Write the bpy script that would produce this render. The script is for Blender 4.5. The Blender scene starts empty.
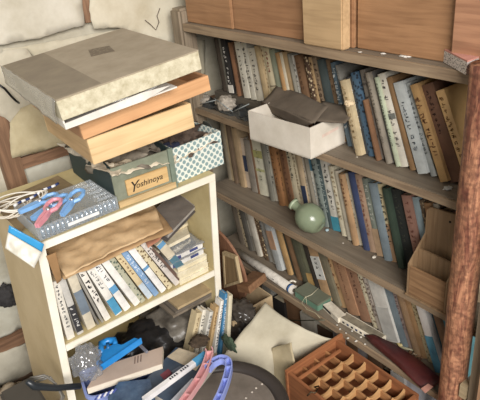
import bpy, bmesh, math, random
from mathutils import Vector, Matrix, noise, geometry
random.seed(7)
PI = math.pi
col = bpy.context.scene.collection
V = Vector

# ------------------------------------------------------------------ camera frame (eye at the origin, floor 1.53 m below)
YAW, PITCH, ROLL, FL = 0.960089, 0.479808, -0.102674, 567.73
cf = V((math.cos(PITCH)*math.cos(YAW), math.cos(PITCH)*math.sin(YAW), -math.sin(PITCH)))
cr = cf.cross(V((0, 0, 1))).normalized()
cu = cr.cross(cf)
cr, cu = math.cos(ROLL)*cr + math.sin(ROLL)*cu, -math.sin(ROLL)*cr + math.cos(ROLL)*cu
cam = bpy.data.objects.new('camera', bpy.data.cameras.new('camera'))
col.objects.link(cam)
cam.matrix_world = Matrix(((cr.x, cu.x, -cf.x, 0), (cr.y, cu.y, -cf.y, 0), (cr.z, cu.z, -cf.z, 0), (0, 0, 0, 1)))
cam.data.sensor_fit = 'HORIZONTAL'
cam.data.sensor_width = 36
cam.data.lens = FL/480*36
cam.data.clip_start = 0.02
bpy.context.scene.camera = cam
FLOOR = -1.53

def at(px, py, x=None, y=None, z=None):
    """the point where the sight line through a measured place of the photo meets one real plane"""
    d = cf + (px-240)/FL*cr - (py-200)/FL*cu
    t = x/d.x if x is not None else y/d.y if y is not None else z/d.z
    return d*t

def y_on(px, x, z):
    """y of the point at depth x and height z that shows at picture column px"""
    k = (px-240)/FL
    return (x*(cr.x-k*cf.x) + z*(cr.z-k*cf.z))/(k*cf.y-cr.y)

# ------------------------------------------------------------------ materials
def lin(c):
    return tuple(((v/255)/12.92 if v/255 <= .04045 else ((v/255+.055)/1.055)**2.4) for v in c[:3]) + (1,)

_m = {}
def _new(name):
    m = bpy.data.materials.new(name); m.use_nodes = True
    nt = m.node_tree
    return m, nt, nt.nodes['Principled BSDF']

def mat(c, kind='paper', c2=None, sc=None, rough=None):
    """c = sRGB 0-255"""
    key = (tuple(c), kind, tuple(c2) if c2 else None, sc, rough)
    if key in _m: return _m[key]
    if kind in ('paper', 'pattern', 'wood', 'woodx', 'woody', 'woodz', 'old'):      # faded, dusty surfaces
        f = .20 if kind in ('paper', 'pattern') else .14
        g_ = lambda q: tuple(v*(1-f)+(.3*q[0]+.55*q[1]+.15*q[2])*f*w_ for v, w_ in zip(q, (1.03, .98, .90)))
        c = g_(c); c2 = g_(c2) if c2 else None
    m, nt, b = _new(kind)
    N, L = nt.nodes.new, nt.links.new
    tc = N('ShaderNodeTexCoord')
    R = dict(paper=.85, cloth=.95, wood=.6, plastic=.35, gloss=.2, plaster=.95, metal=.35, ceramic=.18)
    b.inputs['Roughness'].default_value = rough if rough is not None else R.get(kind, .8)
    base = lin(c)
    def ramp(src, p0, c0, p1, c1):
        r = N('ShaderNodeValToRGB'); e = r.color_ramp.elements
        e[0].position, e[0].color, e[1].position, e[1].color = p0, c0, p1, c1
        L(src, r.inputs['Fac']); return r.outputs['Color']
    def sh(f, cc=base): return (min(cc[0]*f, 1), min(cc[1]*f, 1), min(cc[2]*f, 1), 1)
    nz = N('ShaderNodeTexNoise'); L(tc.outputs['Object'], nz.inputs['Vector'])
    nz.inputs['Detail'].default_value = 5
    if kind == 'glass':
        nt.nodes.remove(b)
        t = N('ShaderNodeBsdfTransparent'); g = N('ShaderNodeBsdfGlossy'); d = N('ShaderNodeBsdfTranslucent')
        g.inputs['Roughness'].default_value = .15
        d2 = N('ShaderNodeBsdfDiffuse'); d2.inputs['Color'].default_value = base
        m1 = N('ShaderNodeMixShader'); m1.inputs[0].default_value = .45
        L(d2.outputs[0], m1.inputs[1]); L(g.outputs[0], m1.inputs[2])
        m2 = N('ShaderNodeMixShader'); m2.inputs[0].default_value = sc or .3
        fr = N('ShaderNodeLayerWeight'); fr.inputs[0].default_value = .3
        mm = N('ShaderNodeMath'); mm.operation = 'MULTIPLY_ADD'; mm.inputs[1].default_value = .5; mm.inputs[2].default_value = sc or .3
        L(fr.outputs['Facing'], mm.inputs[0]); L(mm.outputs[0], m2.inputs[0])
        L(t.outputs[0], m2.inputs[1]); L(m1.outputs[0], m2.inputs[2])
        L(m2.outputs[0], nt.nodes['Material Output'].inputs['Surface'])
        _m[key] = m; return m
    if kind in ('wood', 'woodz', 'woody', 'woodx', 'old'):
        ax = {'wood': 1, 'woody': 1, 'old': 1, 'woodx': 0, 'woodz': 2}[kind]
        mp = N('ShaderNodeMapping'); s = [38, 38, 38]; s[ax] = 2.4
        mp.inputs['Scale'].default_value = s
        L(tc.outputs['Object'], mp.inputs['Vector']); L(mp.outputs[0], nz.inputs['Vector'])
        nz.inputs['Scale'].default_value = sc or 2.5; nz.inputs['Distortion'].default_value = .6
        k2 = lin(c2) if c2 else sh(.55)
        o = ramp(nz.outputs['Fac'], .32, tuple(.35*base[i]+.65*k2[i] for i in range(3))+(1,), .60, sh(1.08))
        n2 = N('ShaderNodeTexNoise'); n2.inputs['Scale'].default_value = 9; L(tc.outputs['Object'], n2.inputs['Vector'])
        mx = N('ShaderNodeMix'); mx.data_type = 'RGBA'; mx.blend_type = 'MULTIPLY'; mx.inputs[0].default_value = .6
        L(o, mx.inputs[6]); L(ramp(n2.outputs['Fac'], .3, (.74, .72, .70, 1), .6, (1, 1, 1, 1)), mx.inputs[7])
        L(mx.outputs[2], b.inputs['Base Color'])
        b.inputs['Roughness'].default_value = rough or .62
        bp = N('ShaderNodeBump'); bp.inputs['Strength'].default_value = .25; bp.inputs['Distance'].default_value = .002
        L(nz.outputs['Fac'], bp.inputs['Height']); L(bp.outputs[0], b.inputs['Normal'])
    elif kind == 'bark':               # stripped log: long pale streaks over dark red brown, rubbed speckles
        mp = N('ShaderNodeMapping'); mp.inputs['Scale'].default_value = (34, 34, 4); L(tc.outputs['Object'], mp.inputs['Vector']); L(mp.outputs[0], nz.inputs['Vector'])
        nz.inputs['Scale'].default_value = 1.6; nz.inputs['Distortion'].default_value = 1.2; nz.inputs['Roughness'].default_value = .7
        n2 = N('ShaderNodeTexNoise'); n2.inputs['Scale'].default_value = 95; n2.inputs['Detail'].default_value = 4; L(tc.outputs['Object'], n2.inputs['Vector'])
        mx = N('ShaderNodeMix'); mx.data_type = 'RGBA'; mx.inputs[0].default_value = .5; mx.blend_type = 'MULTIPLY'
        L(ramp(nz.outputs['Fac'], .40, lin(c2), .62, base), mx.inputs[6]); L(ramp(n2.outputs['Fac'], .40, (.35, .3, .3, 1), .58, (1.3, 1.25, 1.2, 1)), mx.inputs[7])
        L(mx.outputs[2], b.inputs['Base Color'])
        bp = N('ShaderNodeBump'); bp.inputs['Strength'].default_value = .5; bp.inputs['Distance'].default_value = .003
        L(nz.outputs['Fac'], bp.inputs['Height']); L(bp.outputs[0], b.inputs['Normal'])
    elif kind == 'pattern':            # blotchy two-colour print
        vo = N('ShaderNodeTexVoronoi'); vo.inputs['Scale'].default_value = sc or 90
        L(tc.outputs['Object'], vo.inputs['Vector'])
        L(ramp(vo.outputs['Distance'], .3, lin(c2), .42, base), b.inputs['Base Color'])
    elif kind == 'dots':               # regular round spots
        mp = N('ShaderNodeMapping'); mp.inputs['Scale'].default_value = (sc, sc, sc)
        L(tc.outputs['UV'], mp.inputs['Vector'])
        vo = N('ShaderNodeTexVoronoi'); vo.inputs['Scale'].default_value = 1; vo.inputs['Randomness'].default_value = .0
        vo.voronoi_dimensions = '2D'; L(mp.outputs[0], vo.inputs['Vector'])
        L(ramp(vo.outputs['Distance'], .34, lin(c2), .42, base), b.inputs['Base Color'])
    else:
        nz.inputs['Scale'].default_value = sc or (6 if kind == 'plaster' else 22)
        nz.inputs['Roughness'].default_value = .65
        lo = lin(c2) if c2 else (sh(.72) if kind in ('paper', 'cloth', 'plaster') else sh(.92))
        L(ramp(nz.outputs['Fac'], .28, lo, .62, sh(1.05)), b.inputs['Base Color'])
        if kind in ('cloth', 'plaster', 'paper'):
            bp = N('ShaderNodeBump'); bp.inputs['Strength'].default_value = .25; bp.inputs['Distance'].default_value = .003
            L(nz.outputs['Fac'], bp.inputs['Height']); L(bp.outputs[0], b.inputs['Normal'])
    if kind == 'metal': b.inputs['Metallic'].default_value = .9
    _m[key] = m
    return m

# ------------------------------------------------------------------ mesh building
class MB:
    def __init__(s): s.v, s.f = [], []
    def add(s, vs, fs):
        n = len(s.v); s.v += [V(v) for v in vs]; s.f += [tuple(i+n for i in f) for f in fs]; return s
    def box(s, x0, x1, y0, y1, z0, z1, M=None):
        vs = [V((x, y, z)) for z in (z0, z1) for y in (y0, y1) for x in (x0, x1)]
        if M: vs = [M @ v for v in vs]
        return s.add(vs, [(0, 2, 3, 1), (4, 5, 7, 6), (0, 1, 5, 4), (2, 6, 7, 3), (0, 4, 6, 2), (1, 3, 7, 5)])
    def prism(s, pts, d):
        """closed outline swept along d"""
        n = len(pts); pts = [V(p) for p in pts]; d = V(d)
        return s.add(pts + [p+d for p in pts],
                     [tuple(range(n)), tuple(range(2*n-1, n-1, -1))] + [(i, i+n, (i+1) % n+n, (i+1) % n) for i in range(n)])
    def tube(s, pts, r, n=8, closed=False):
        pts = [V(p) for p in pts]; m = len(pts); rings = []
        rr = r if isinstance(r, (list, tuple)) else [r]*m
        up = V((0, 0, 1))
        for i, p in enumerate(pts):
            a = pts[(i-1) % m] if (closed or i) else p; b = pts[(i+1) % m] if (closed or i < m-1) else p
            t = (b-a).normalized()
            u = t.cross(up)
            if u.length < .05: u = t.cross(V((1, 0, 0)))
            u.normalize(); w = u.cross(t)
            rings.append([p + rr[i]*(math.cos(2*PI*k/n)*u + math.sin(2*PI*k/n)*w) for k in range(n)])
        fs = []
        for i in range(m if closed else m-1):
            j = (i+1) % m
            fs += [(i*n+k, i*n+(k+1) % n, j*n+(k+1) % n, j*n+k) for k in range(n)]
        if not closed: fs += [tuple(range(n-1, -1, -1)), tuple((m-1)*n+k for k in range(n))]
        return s.add([v for q in rings for v in q], fs)
    def lathe(s, prof, c=(0, 0, 0), n=28, M=None, caps=True):
        c = V(c); vs = []; prof = [q for q in prof if q[0] > 1e-6]
        for r, z in prof:
            vs += [V((r*math.cos(2*PI*k/n), r*math.sin(2*PI*k/n), z)) for k in range(n)]
        vs = [(M @ v if M else v)+c for v in vs]; m = len(prof)
        fs = [(i*n+k, i*n+(k+1) % n, (i+1)*n+(k+1) % n, (i+1)*n+k) for i in range(m-1) for k in range(n)]
        if caps: fs += [tuple(range(n-1, -1, -1)), tuple((m-1)*n+k for k in range(n))]
        return s.add(vs, fs)
    def blob(s, c, r, amp=.25, freq=3, seed=0, sub=4, M=None):
        bm = bmesh.new(); bmesh.ops.create_icosphere(bm, subdivisions=sub, radius=1)
        c = V(c); r = V(r); vs = []
        for v in bm.verts:
            p = v.co.normalized(); q = p*freq + V((seed*3.7, seed, -seed))
            h = 1.6*(abs(noise.noise(q))+.5*abs(noise.noise(q*2.3+V((5, 1, 2))))+.10*abs(noise.noise(q*5.1)))-.42
            p = p*(1+amp*h)
            p = V((p.x*r.x, p.y*r.y, p.z*r.z)); vs.append((M @ p if M else p)+c)
        s.add(vs, [tuple(v.index for v in f.verts) for f in bm.faces]); bm.free(); return s
    def patch(s, A, B, C, D, n=14, m=14, amp=.004, freq=12, seed=0, th=.0015, fn=None):
        """a sheet through corners A,B,C,D (round), with creases and thickness"""
        A, B, C, D = map(V, (A, B, C, D)); nn = (B-A).cross(D-A).normalized(); top = []
        for j in range(m+1):
            for i in range(n+1):
                u, w = i/n, j/m
                p = (A*(1-u)+B*u)*(1-w) + (D*(1-u)+C*u)*w
                h = amp*(noise.noise(p*freq+V((seed, 0, 0)))*1.2 + .5*noise.noise(p*freq*2.7+V((0, seed, 0))))
                p = p+nn*h
                if fn: p = p+fn(u, w)
                top.append(p)
        bot = [p-nn*th for p in top]; k = len(top); W = n+1; fs = []
        for j in range(m):
            for i in range(n):
                a = j*W+i; fs += [(a, a+1, a+W+1, a+W), (a+k, a+W+k, a+W+1+k, a+1+k)]
        edge = [i for i in range(n)] + [n+j*W for j in range(m)] + [m*W+i for i in range(n, 0, -1)] + [j*W for j in range(m, 0, -1)]
        for i in range(len(edge)):
            a, b = edge[i], edge[(i+1) % len(edge)]; fs.append((a, a+k, b+k, b))
        return s.add(top+bot, fs)
    def build(s, name, m, parent=None, smooth=False, bevel=0, loc=None):
        """one mesh object; loc = its own origin"""
        o0 = V(loc) if loc is not None else V((0, 0, 0))
        me = bpy.data.meshes.new(name); me.from_pydata([v-o0 for v in s.v], [], s.f)
        bm = bmesh.new(); bm.from_mesh(me)
        if bevel:
            bmesh.ops.remove_doubles(bm, verts=bm.verts, dist=1e-6)
            bmesh.ops.bevel(bm, geom=list(bm.edges), offset=bevel, segments=2, affect='EDGES', clamp_overlap=True)
        bmesh.ops.recalc_face_normals(bm, faces=bm.faces); bm.to_mesh(me); bm.free()
        if smooth:
            for p in me.polygons: p.use_smooth = True
        me.materials.append(m)
        o = bpy.data.objects.new(name, me); o.location = o0
        col.objects.link(o)
        if parent: o.parent = parent; o.location = o0
        return o

def tag(o, label=None, cat=None, group=None, kind=None):
    for k, v in (('label', label), ('category', cat), ('group', group), ('kind', kind)):
        if v: o[k] = v
    return o
def thing(name, label, cat, loc=(0, 0, 0), group=None, M=None):
    o = bpy.data.objects.new(name, None); o.empty_display_size = .02; col.objects.link(o); o.location = loc
    if M: o.matrix_world = M
    return tag(o, label, cat, group)
def rz(a): return Matrix.Rotation(a, 4, 'Z')
def TR(p, a=0): return Matrix.Translation(p) @ rz(a)

# ------------------------------------------------------------------ the setting
MB().box(-2.2, 1.5, -1.5, 1.9, FLOOR-.05, FLOOR).build('floor', mat((92, 84, 72), 'old'))
MB().box(-1.6, 1.42, 1.80, 1.90, FLOOR, 1.0).build('wall_left', mat((196, 190, 172), 'plaster', (160, 152, 130)))
MB().box(1.34, 1.44, -1.2, 1.80, FLOOR, 1.0).build('wall_right', mat((128, 130, 118), 'plaster'))
for n_ in ('floor', 'wall_left', 'wall_right'): bpy.data.objects[n_]['kind'] = 'structure'
BW = mat((150, 112, 82), 'woodz', (92, 62, 42))
BX = mat((146, 108, 80), 'woodx', (92, 62, 42))
tr = [
    (MB().box(.352, .412, 1.765, 1.80, -1.5, .6), BW),
    (MB().box(.412, 1.2, 1.77, 1.80, -.688, -.650), BX),
    (MB().box(-1.2, .352, 1.77, 1.80, -1.31, -1.262), BX),
    (MB().box(.412, 1.0, 1.77, 1.80, -1.31, -1.262), BX),
    (MB().box(.722, .748, 1.775, 1.80, -.29, .6), BW),
    (MB().box(-1.5, 1.3, 1.76, 1.80, FLOOR, -1.44), mat((104, 80, 62), 'woodx')),
]
for i, (b, m) in enumerate(tr): b.build('trim_%d' % (i+1), m)['kind'] = 'structure'

def sheet(name, pts, y, m, label, amp=.004, seed=1, bulge=0, th=.0018, torn=.004):
    """a torn sheet hanging on the left wall, outline in wall measure"""
    P = [at(px, py, y=y) for px, py in pts]; out = []
    for i, p in enumerate(P):                       # ragged outline
        q = P[(i+1) % len(P)]; k = max(2, int((q-p).length/.012))
        for j in range(k):
            r = p.lerp(q, j/k); h = noise.noise(r*60+V((seed, 0, 0)))*torn
            out.append(V((r.x+h, y, r.z+h*.8)))
    x0, x1 = min(p.x for p in out), max(p.x for p in out); z0, z1 = min(p.z for p in out), max(p.z for p in out)
    inner = []
    def inside(x, z):
        c = False
        for i in range(len(out)):
            a, b = out[i], out[i-1]
            if (a.z > z) != (b.z > z) and x < (b.x-a.x)*(z-a.z)/(b.z-a.z)+a.x: c = not c
        return c
    st = .02; x = x0+st/2
    while x < x1:
        z = z0+st/2
        while z < z1:
            if inside(x, z) and min((V((x, z))-V((o.x, o.z))).length for o in out) > .008: inner.append((x, z))
            z += st
        x += st
    vs2 = [V((o.x, o.z)) for o in out]+[V(i) for i in inner]; n = len(out)
    r = geometry.delaunay_2d_cdt(vs2, [], [list(range(n))], 1, 1e-5)
    vv, ff = r[0], r[2]; cx, cz = (x0+x1)/2, (z0+z1)/2
    def yy(p):
        u = 1-min(1, abs((p[0]-cx)/(x1-x0)*2)); w = 1-min(1, abs((p[1]-cz)/(z1-z0)*2))
        return y - bulge*math.sqrt(max(u*w, 0)) - abs(noise.noise(V((p[0]*12, p[1]*12, seed))))*amp - amp*.6*noise.noise(V((p[0]*40, p[1]*30, seed)))
    mb = MB(); mb.add([V((p[0], yy(p), p[1])) for p in vv], [tuple(f) for f in ff])
    me = bpy.data.meshes.new(name); me.from_pydata(mb.v, [], mb.f); me.materials.append(m)
    for p in me.polygons: p.use_smooth = True
    o = bpy.data.objects.new(name, me); col.objects.link(o)
    s = o.modifiers.new('thick', 'SOLIDIFY'); s.thickness = th
    return tag(o, label, 'wall paper', 'torn paper sheets on the left wall')

PAP = lambda c, c2=None: mat(c, 'plaster', c2)
sheet('paper_sheet', [(-30, -60), (84, -60), (82, 0), (85, 25), (62, 31), (40, 38), (0, 45), (-30, 52)], 1.772, PAP((214, 208, 192), (186, 178, 156)), 'pale grey torn paper sheet, upper left corner of the wall', .003, 1)
sheet('paper_sheet', [(91, -60), (192, -60), (190, 30), (175, 45), (150, 40), (118, 27), (93, 29), (89, 10)], 1.768, PAP((216, 208, 186), (190, 178, 150)), 'cream paper sheet with curled torn seam, behind the cloth lid', .004, 2, .01)
sheet('paper_sheet', [(2, 49), (26, 46), (120, 29), (205, 40), (206, 150), (120, 150), (60, 150), (56, 145), (20, 158), (12, 120), (36, 110), (38, 62), (27, 49), (3, 53)], 1.785, PAP((206, 198, 176), (178, 168, 142)), 'long pale paper sheet running behind the stacked boxes', .003, 3)
sheet('paper_sheet', [(0, 54), (4, 50), (26, 48), (38, 62), (38, 96), (32, 112), (14, 125), (4, 118), (-20, 100), (-20, 55)], 1.760, PAP((206, 198, 178), (184, 176, 154)), 'yellowed paper flap with torn edge, left of the cloth lid', .0015, 4, .003)
sheet('paper_sheet', [(9, 122), (20, 108), (34, 102), (50, 108), (70, 120), (74, 142), (52, 148), (12, 158), (9, 140)], 1.755, PAP((206, 194, 160), (176, 160, 124)), 'creased cream paper flap hanging above the wooden rail', .008, 5, .02)
sheet('paper_sheet', [(22, 170), (54, 156), (70, 156), (80, 205), (30, 215), (24, 192)], 1.788, PAP((200, 198, 184), (176, 172, 154)), 'grey white paper sheet below the wooden rail', .003, 6)
sheet('paper_sheet', [(-20, 205), (6, 200), (12, 235), (26, 326), (0, 338), (-20, 345)], 1.775, PAP((198, 196, 182), (166, 160, 140)), 'pale paper sheet left of the white shelf unit', .004, 8, .01)
sheet('paper_sheet', [(-20, 360), (26, 342), (42, 372), (0, 385), (-20, 392)], 1.775, PAP((196, 190, 172), (160, 152, 132)), 'low paper sheet near the floor under the wooden rail', .006, 9, .015)
mb = MB(); mb.tube([at(-2, 84, y=1.72), at(5, 89, y=1.72), at(11, 96, y=1.73), at(16, 101, y=1.74), at(19, 103, y=1.76)], .0035, 6)
tag(mb.build('cable', mat((24, 24, 26), 'plastic'), smooth=True), 'short black cord hanging on the wall, left of the boxes', 'cord')
mb = MB(); mb.tube([at(x_, y_, y=1.752) for x_, y_ in ((145, 20), (150, 24), (156, 30), (159, 22), (157, 16), (160, 8))], .0012, 5)
tag(mb.build('thin_wire', mat((80, 60, 50), 'plastic'), smooth=True), 'thin curled wire on the cream wall sheet', 'wire')

# ------------------------------------------------------------------ bookcase
OLD = mat((128, 115, 98), 'old', (106, 94, 79))
BC = thing('bookcase', 'weathered wooden bookcase with four long book shelves against the right wall', 'bookcase', (1.15, 1.1, FLOOR))
def bc(mb, name, m, **k):
    o = mb.build(name, m, None, **k); o.parent = BC; o.matrix_parent_inverse = Matrix.Translation(BC.location).inverted(); return o
S1, S2, S3, S4, SP = -.617, -.925, -1.175, -1.45, -.328
for z, th, x0, y1 in ((SP, .024, .995, 1.637), (S1, .018, 1.0, 1.637), (S2, .019, 1.0, 1.637), (S3, .02, .985, 1.637), (S4, .02, .99, 1.637)):
    mb = MB(); mb.box(x0+.003, 1.30, .50, y1, z-th, z)
    o = bc(mb, 'shelf', OLD, bevel=.002)
    e = MB().box(x0-.004, x0+.003, .50, y1, z-th-.001, z-.001).build('front_edge', mat((158, 134, 106), 'old', (118, 96, 74)), o)
    e.matrix_parent_inverse = Matrix.Identity(4)
# round barked log upright at the right
mb = MB(); rows = []
for i in range(60):
    z = FLOOR+(-.30-FLOOR)*i/59
    rows.append((z, [(.0315+.0022*noise.noise(V((math.cos(a*PI/12)*2, math.sin(a*PI/12)*2, z*9)))) for a in range(24)]))
vs = [V((.972+r*math.cos(k*PI/12), .556+r*math.sin(k*PI/12), z)) for z, rr in rows for k, r in enumerate(rr)]
fs = [(i*24+k, i*24+(k+1) % 24, (i+1)*24+(k+1) % 24, (i+1)*24+k) for i in range(59) for k in range(24)]+[tuple(range(23, -1, -1)), tuple(59*24+k for k in range(24))]
mb.add(vs, fs)
tag(bc(mb, 'upright', mat((184, 134, 102), 'bark', (112, 68, 54), rough=.45), smooth=True), 'reddish barked round log upright')
bc(MB().box(.985, 1.045, 1.640, 1.702, FLOOR, -.284), 'upright', mat((150, 134, 112), 'woodz', (112, 96, 78)), bevel=.008)
bc(MB().box(1.12, 1.30, .50, .53, FLOOR, -.35), 'side_panel', mat((110, 84, 62), 'woodz'))
bc(MB().box(1.302, 1.315, .50, 1.70, FLOOR, -.35), 'back_panel', mat((74, 62, 50), 'woodz'))
bc(MB().box(1.085, 1.30, 1.30, 1.64, S1+.001, -.578), 'riser', mat((104, 96, 84), 'old'), bevel=.002)

# rough grooved planks right of the log
for x0, x1, y0, y1, z1, c, lb in ((.955, .985, .42, .505, -.25, (150, 132, 108), 'grey grooved weathered plank standing just right of the red log'), (.93, .952, .36, .47, -.30, (172, 130, 96), 'orange brown split plank leaning outside the grooved plank')):
    mb = MB(); n = 9
    for k in range(n):
        a = y0+(y1-y0)*k/n; mb.box(x0, x1-(.004 if k % 2 else 0), a, a+(y1-y0)/n, FLOOR, z1)
    tag(mb.build('rough_plank', mat(c, 'woodz', (104, 84, 62))), lb, 'plank')
tag(MB().box(.95, .975, .508, .525, -1.10, -1.06, ).build('wood_wedge', mat((190, 168, 130), 'wood')), 'small pale wooden wedge beside the foot of the log', 'wedge')

# ------------------------------------------------------------------ cupboard above
CUP = thing('cupboard', 'brown wooden cupboard with flat doors standing on the bookcase top', 'cupboard', (1.1, 1.1, SP))
def cu_(mb, name, m, **k):
    o = mb.build(name, m, None, **k); o.parent = CUP; o.matrix_parent_inverse = Matrix.Translation(CUP.location).inverted(); return o
cu_(MB().box(1.045, 1.30, .40, 1.64, SP+.001, .35), 'carcass', mat((96, 62, 40), 'wood'))
for y0, y1, x0, c, c2 in ((1.392, 1.635, 1.010, (170, 124, 84), (146, 102, 66)), (.925, 1.388, 1.016, (168, 121, 82), (144, 99, 64)),
                          (.662, .918, 1.022, (172, 125, 84), (146, 102, 66)), (.42, .658, 1.006, (180, 128, 94), (148, 100, 72))):
    cu_(MB().box(x0, 1.043, y0, y1, SP+.001, .35), 'door', mat(c, 'wood', c2), bevel=.002)
tag(MB().box(.985, 1.014, .930, 1.062, SP+.001, .30).build('wooden_board', mat((194, 160, 116), 'wood', (174, 140, 98)), bevel=.003), 'light pine board leaning on the cupboard doors', 'board')
def part(mb, name, m, parent, **k):
    """a part modelled where it stands, hung under its thing"""
    o = mb.build(name, m, None, **k); o.parent = parent
    o.matrix_parent_inverse = Matrix.Translation(parent.location).inverted(); return o
def local(mb, name, m, parent, **k):
    """a part modelled in its thing's own frame"""
    o = mb.build(name, m, None, **k); o.parent = parent; return o

# ------------------------------------------------------------------ books
INK, RED, WHT, TAN, NAVY, TEAL = (44, 38, 34), (140, 52, 36), (226, 222, 212), (190, 150, 100), (38, 52, 82), (52, 150, 176)
def glyphs(x, yc, ztop, zbot, s, seed, M=None, latin=False):
    """a column of small brush-like marks down a spine"""
    rnd = random.Random(seed); mb = MB(); z = ztop; e = .0005
    while z-s > zbot:
        if rnd.random() < .12: z -= s*.8; continue
        for k in range(rnd.choice((3, 4, 5))):
            if rnd.random() < .5:
                a = rnd.uniform(-.5, .1)*s; b = a+rnd.uniform(.35, .6)*s; c = z-rnd.uniform(.05, .9)*s; d = c-.13*s
            else:
                a = rnd.uniform(-.45, .35)*s; b = a+.14*s; c = z-rnd.uniform(0, .4)*s; d = c-rnd.uniform(.35, .55)*s
            mb.box(x-e, x, yc+a, yc+b, d, c)
        z -= s*1.12
    return mb if mb.v else None

def book(base, w, h, d, lean, c, label, group, t=None, band=(), pat=None, top=.94, bot=.2, ts=1., yaw=0, gloss=False, bulge=False, seed=0, M=None, cat='book'):
    """origin: lower front corner of the spine; spine faces -x, thickness runs to -y"""
    w = max(w, .004)
    if M is None: M = Matrix.Translation(base) @ rz(yaw) @ Matrix.Rotation(-lean, 4, 'X')
    T = thing('book', label, cat, group=group, M=M)
    m = mat(c, 'pattern', pat, 110) if pat else mat(c, 'gloss' if gloss else 'paper', rough=.3 if gloss else None)
    k = min(.0022, w*.2)
    mb = MB()
    if w > .009:          # rounded spine
        n = 6; arc = [(-.0016*math.sin(PI*i/n), -w*i/n) for i in range(n+1)]
        pts = [V((x, y, 0)) for x, y in arc]+[V((d, -w, 0)), V((d, -w+k, 0)), V((.003, -w+k, 0)), V((.003, -k, 0)), V((d, -k, 0)), V((d, 0, 0))]
    else:
        pts = [V((0, 0, 0)), V((0, -w, 0)), V((d, -w, 0)), V((d, -w+k, 0)), V((.002, -w+k, 0)), V((.002, -k, 0)), V((d, -k, 0)), V((d, 0, 0))]
    mb.prism(pts, (0, 0, h)); local(mb, 'cover', m, T)
    local(MB().box(.0032, d-.003, -w+k+.0001, -k-.0001, .002, h-.003), 'pages', mat((206, 192, 160), 'paper', (160, 140, 104)), T)
    sx = -.0017 if w > .009 else -.0001
    for a, b, bc_ in band:
        local(MB().box(sx-.0004, .0, -w+.0002, -.0002, h*a, h*b), 'spine_band', mat(bc_, 'paper'), T)
    if t:
        g = glyphs(sx-.0005, -w/2, h*top, h*bot, min(w*.62, .013)*ts, seed)
        if g and len(g.v) > 40: local(g, 'spine_title', mat(t, 'plastic', rough=.8), T)
    return T

def shelf_row(rows, name, zb, zm, ztop, lean_fn, xs, group, start=0):
    n = len(rows)-1; used = {}
    for i in range(n):
        px, cw, c, rest = rows[i][:4]; o = dict(rows[i][4]) if len(rows[i]) > 4 else {}
        dz = o.pop('dz', 0); xo = o.pop('x', 0); z0 = o.pop('zb', zb); d = o.pop('d', .135)
        x = xs(i) + xo + .006*math.sin(i*2.7)
        y = y_on(px, x, zm); yn = y_on(rows[i+1][0], x, zm)
        L = lean_fn(y); w = (y-yn)*math.cos(L)*.965
        wmax = o.pop('w', None)
        if wmax: w = wmax
        yb = y-(zm-z0)*math.tan(L)
        h = (ztop-dz-z0)/math.cos(L)
        prev = rows[i-1][1] if i else None; nxt = rows[i+1][1] if i+1 < n else None
        where = ('between the %s and %s ones' % (prev, nxt)) if prev and nxt else ('at the left end' if not prev else 'at the right end')
        label = '%s book%s, %s, %s' % (cw, (' '+rest) if rest else '', name, where)
        if o.pop('loc', None): label = '%s book%s, %s, %s' % (cw, (' '+rest) if rest else '', name, rows[i][4]['loc'])
        if len(label.split()) > 16: label = '%s book %s, %s' % (cw, rest, name)
        used.setdefault(label, []).append(i)
        book(V((x, yb, z0)), w, h, d, L, c, label, group, seed=i*13+start, **o)
    for k_, v_ in used.items():
        if len(v_) > 1: print('DUPLICATE', k_, v_)

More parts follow.
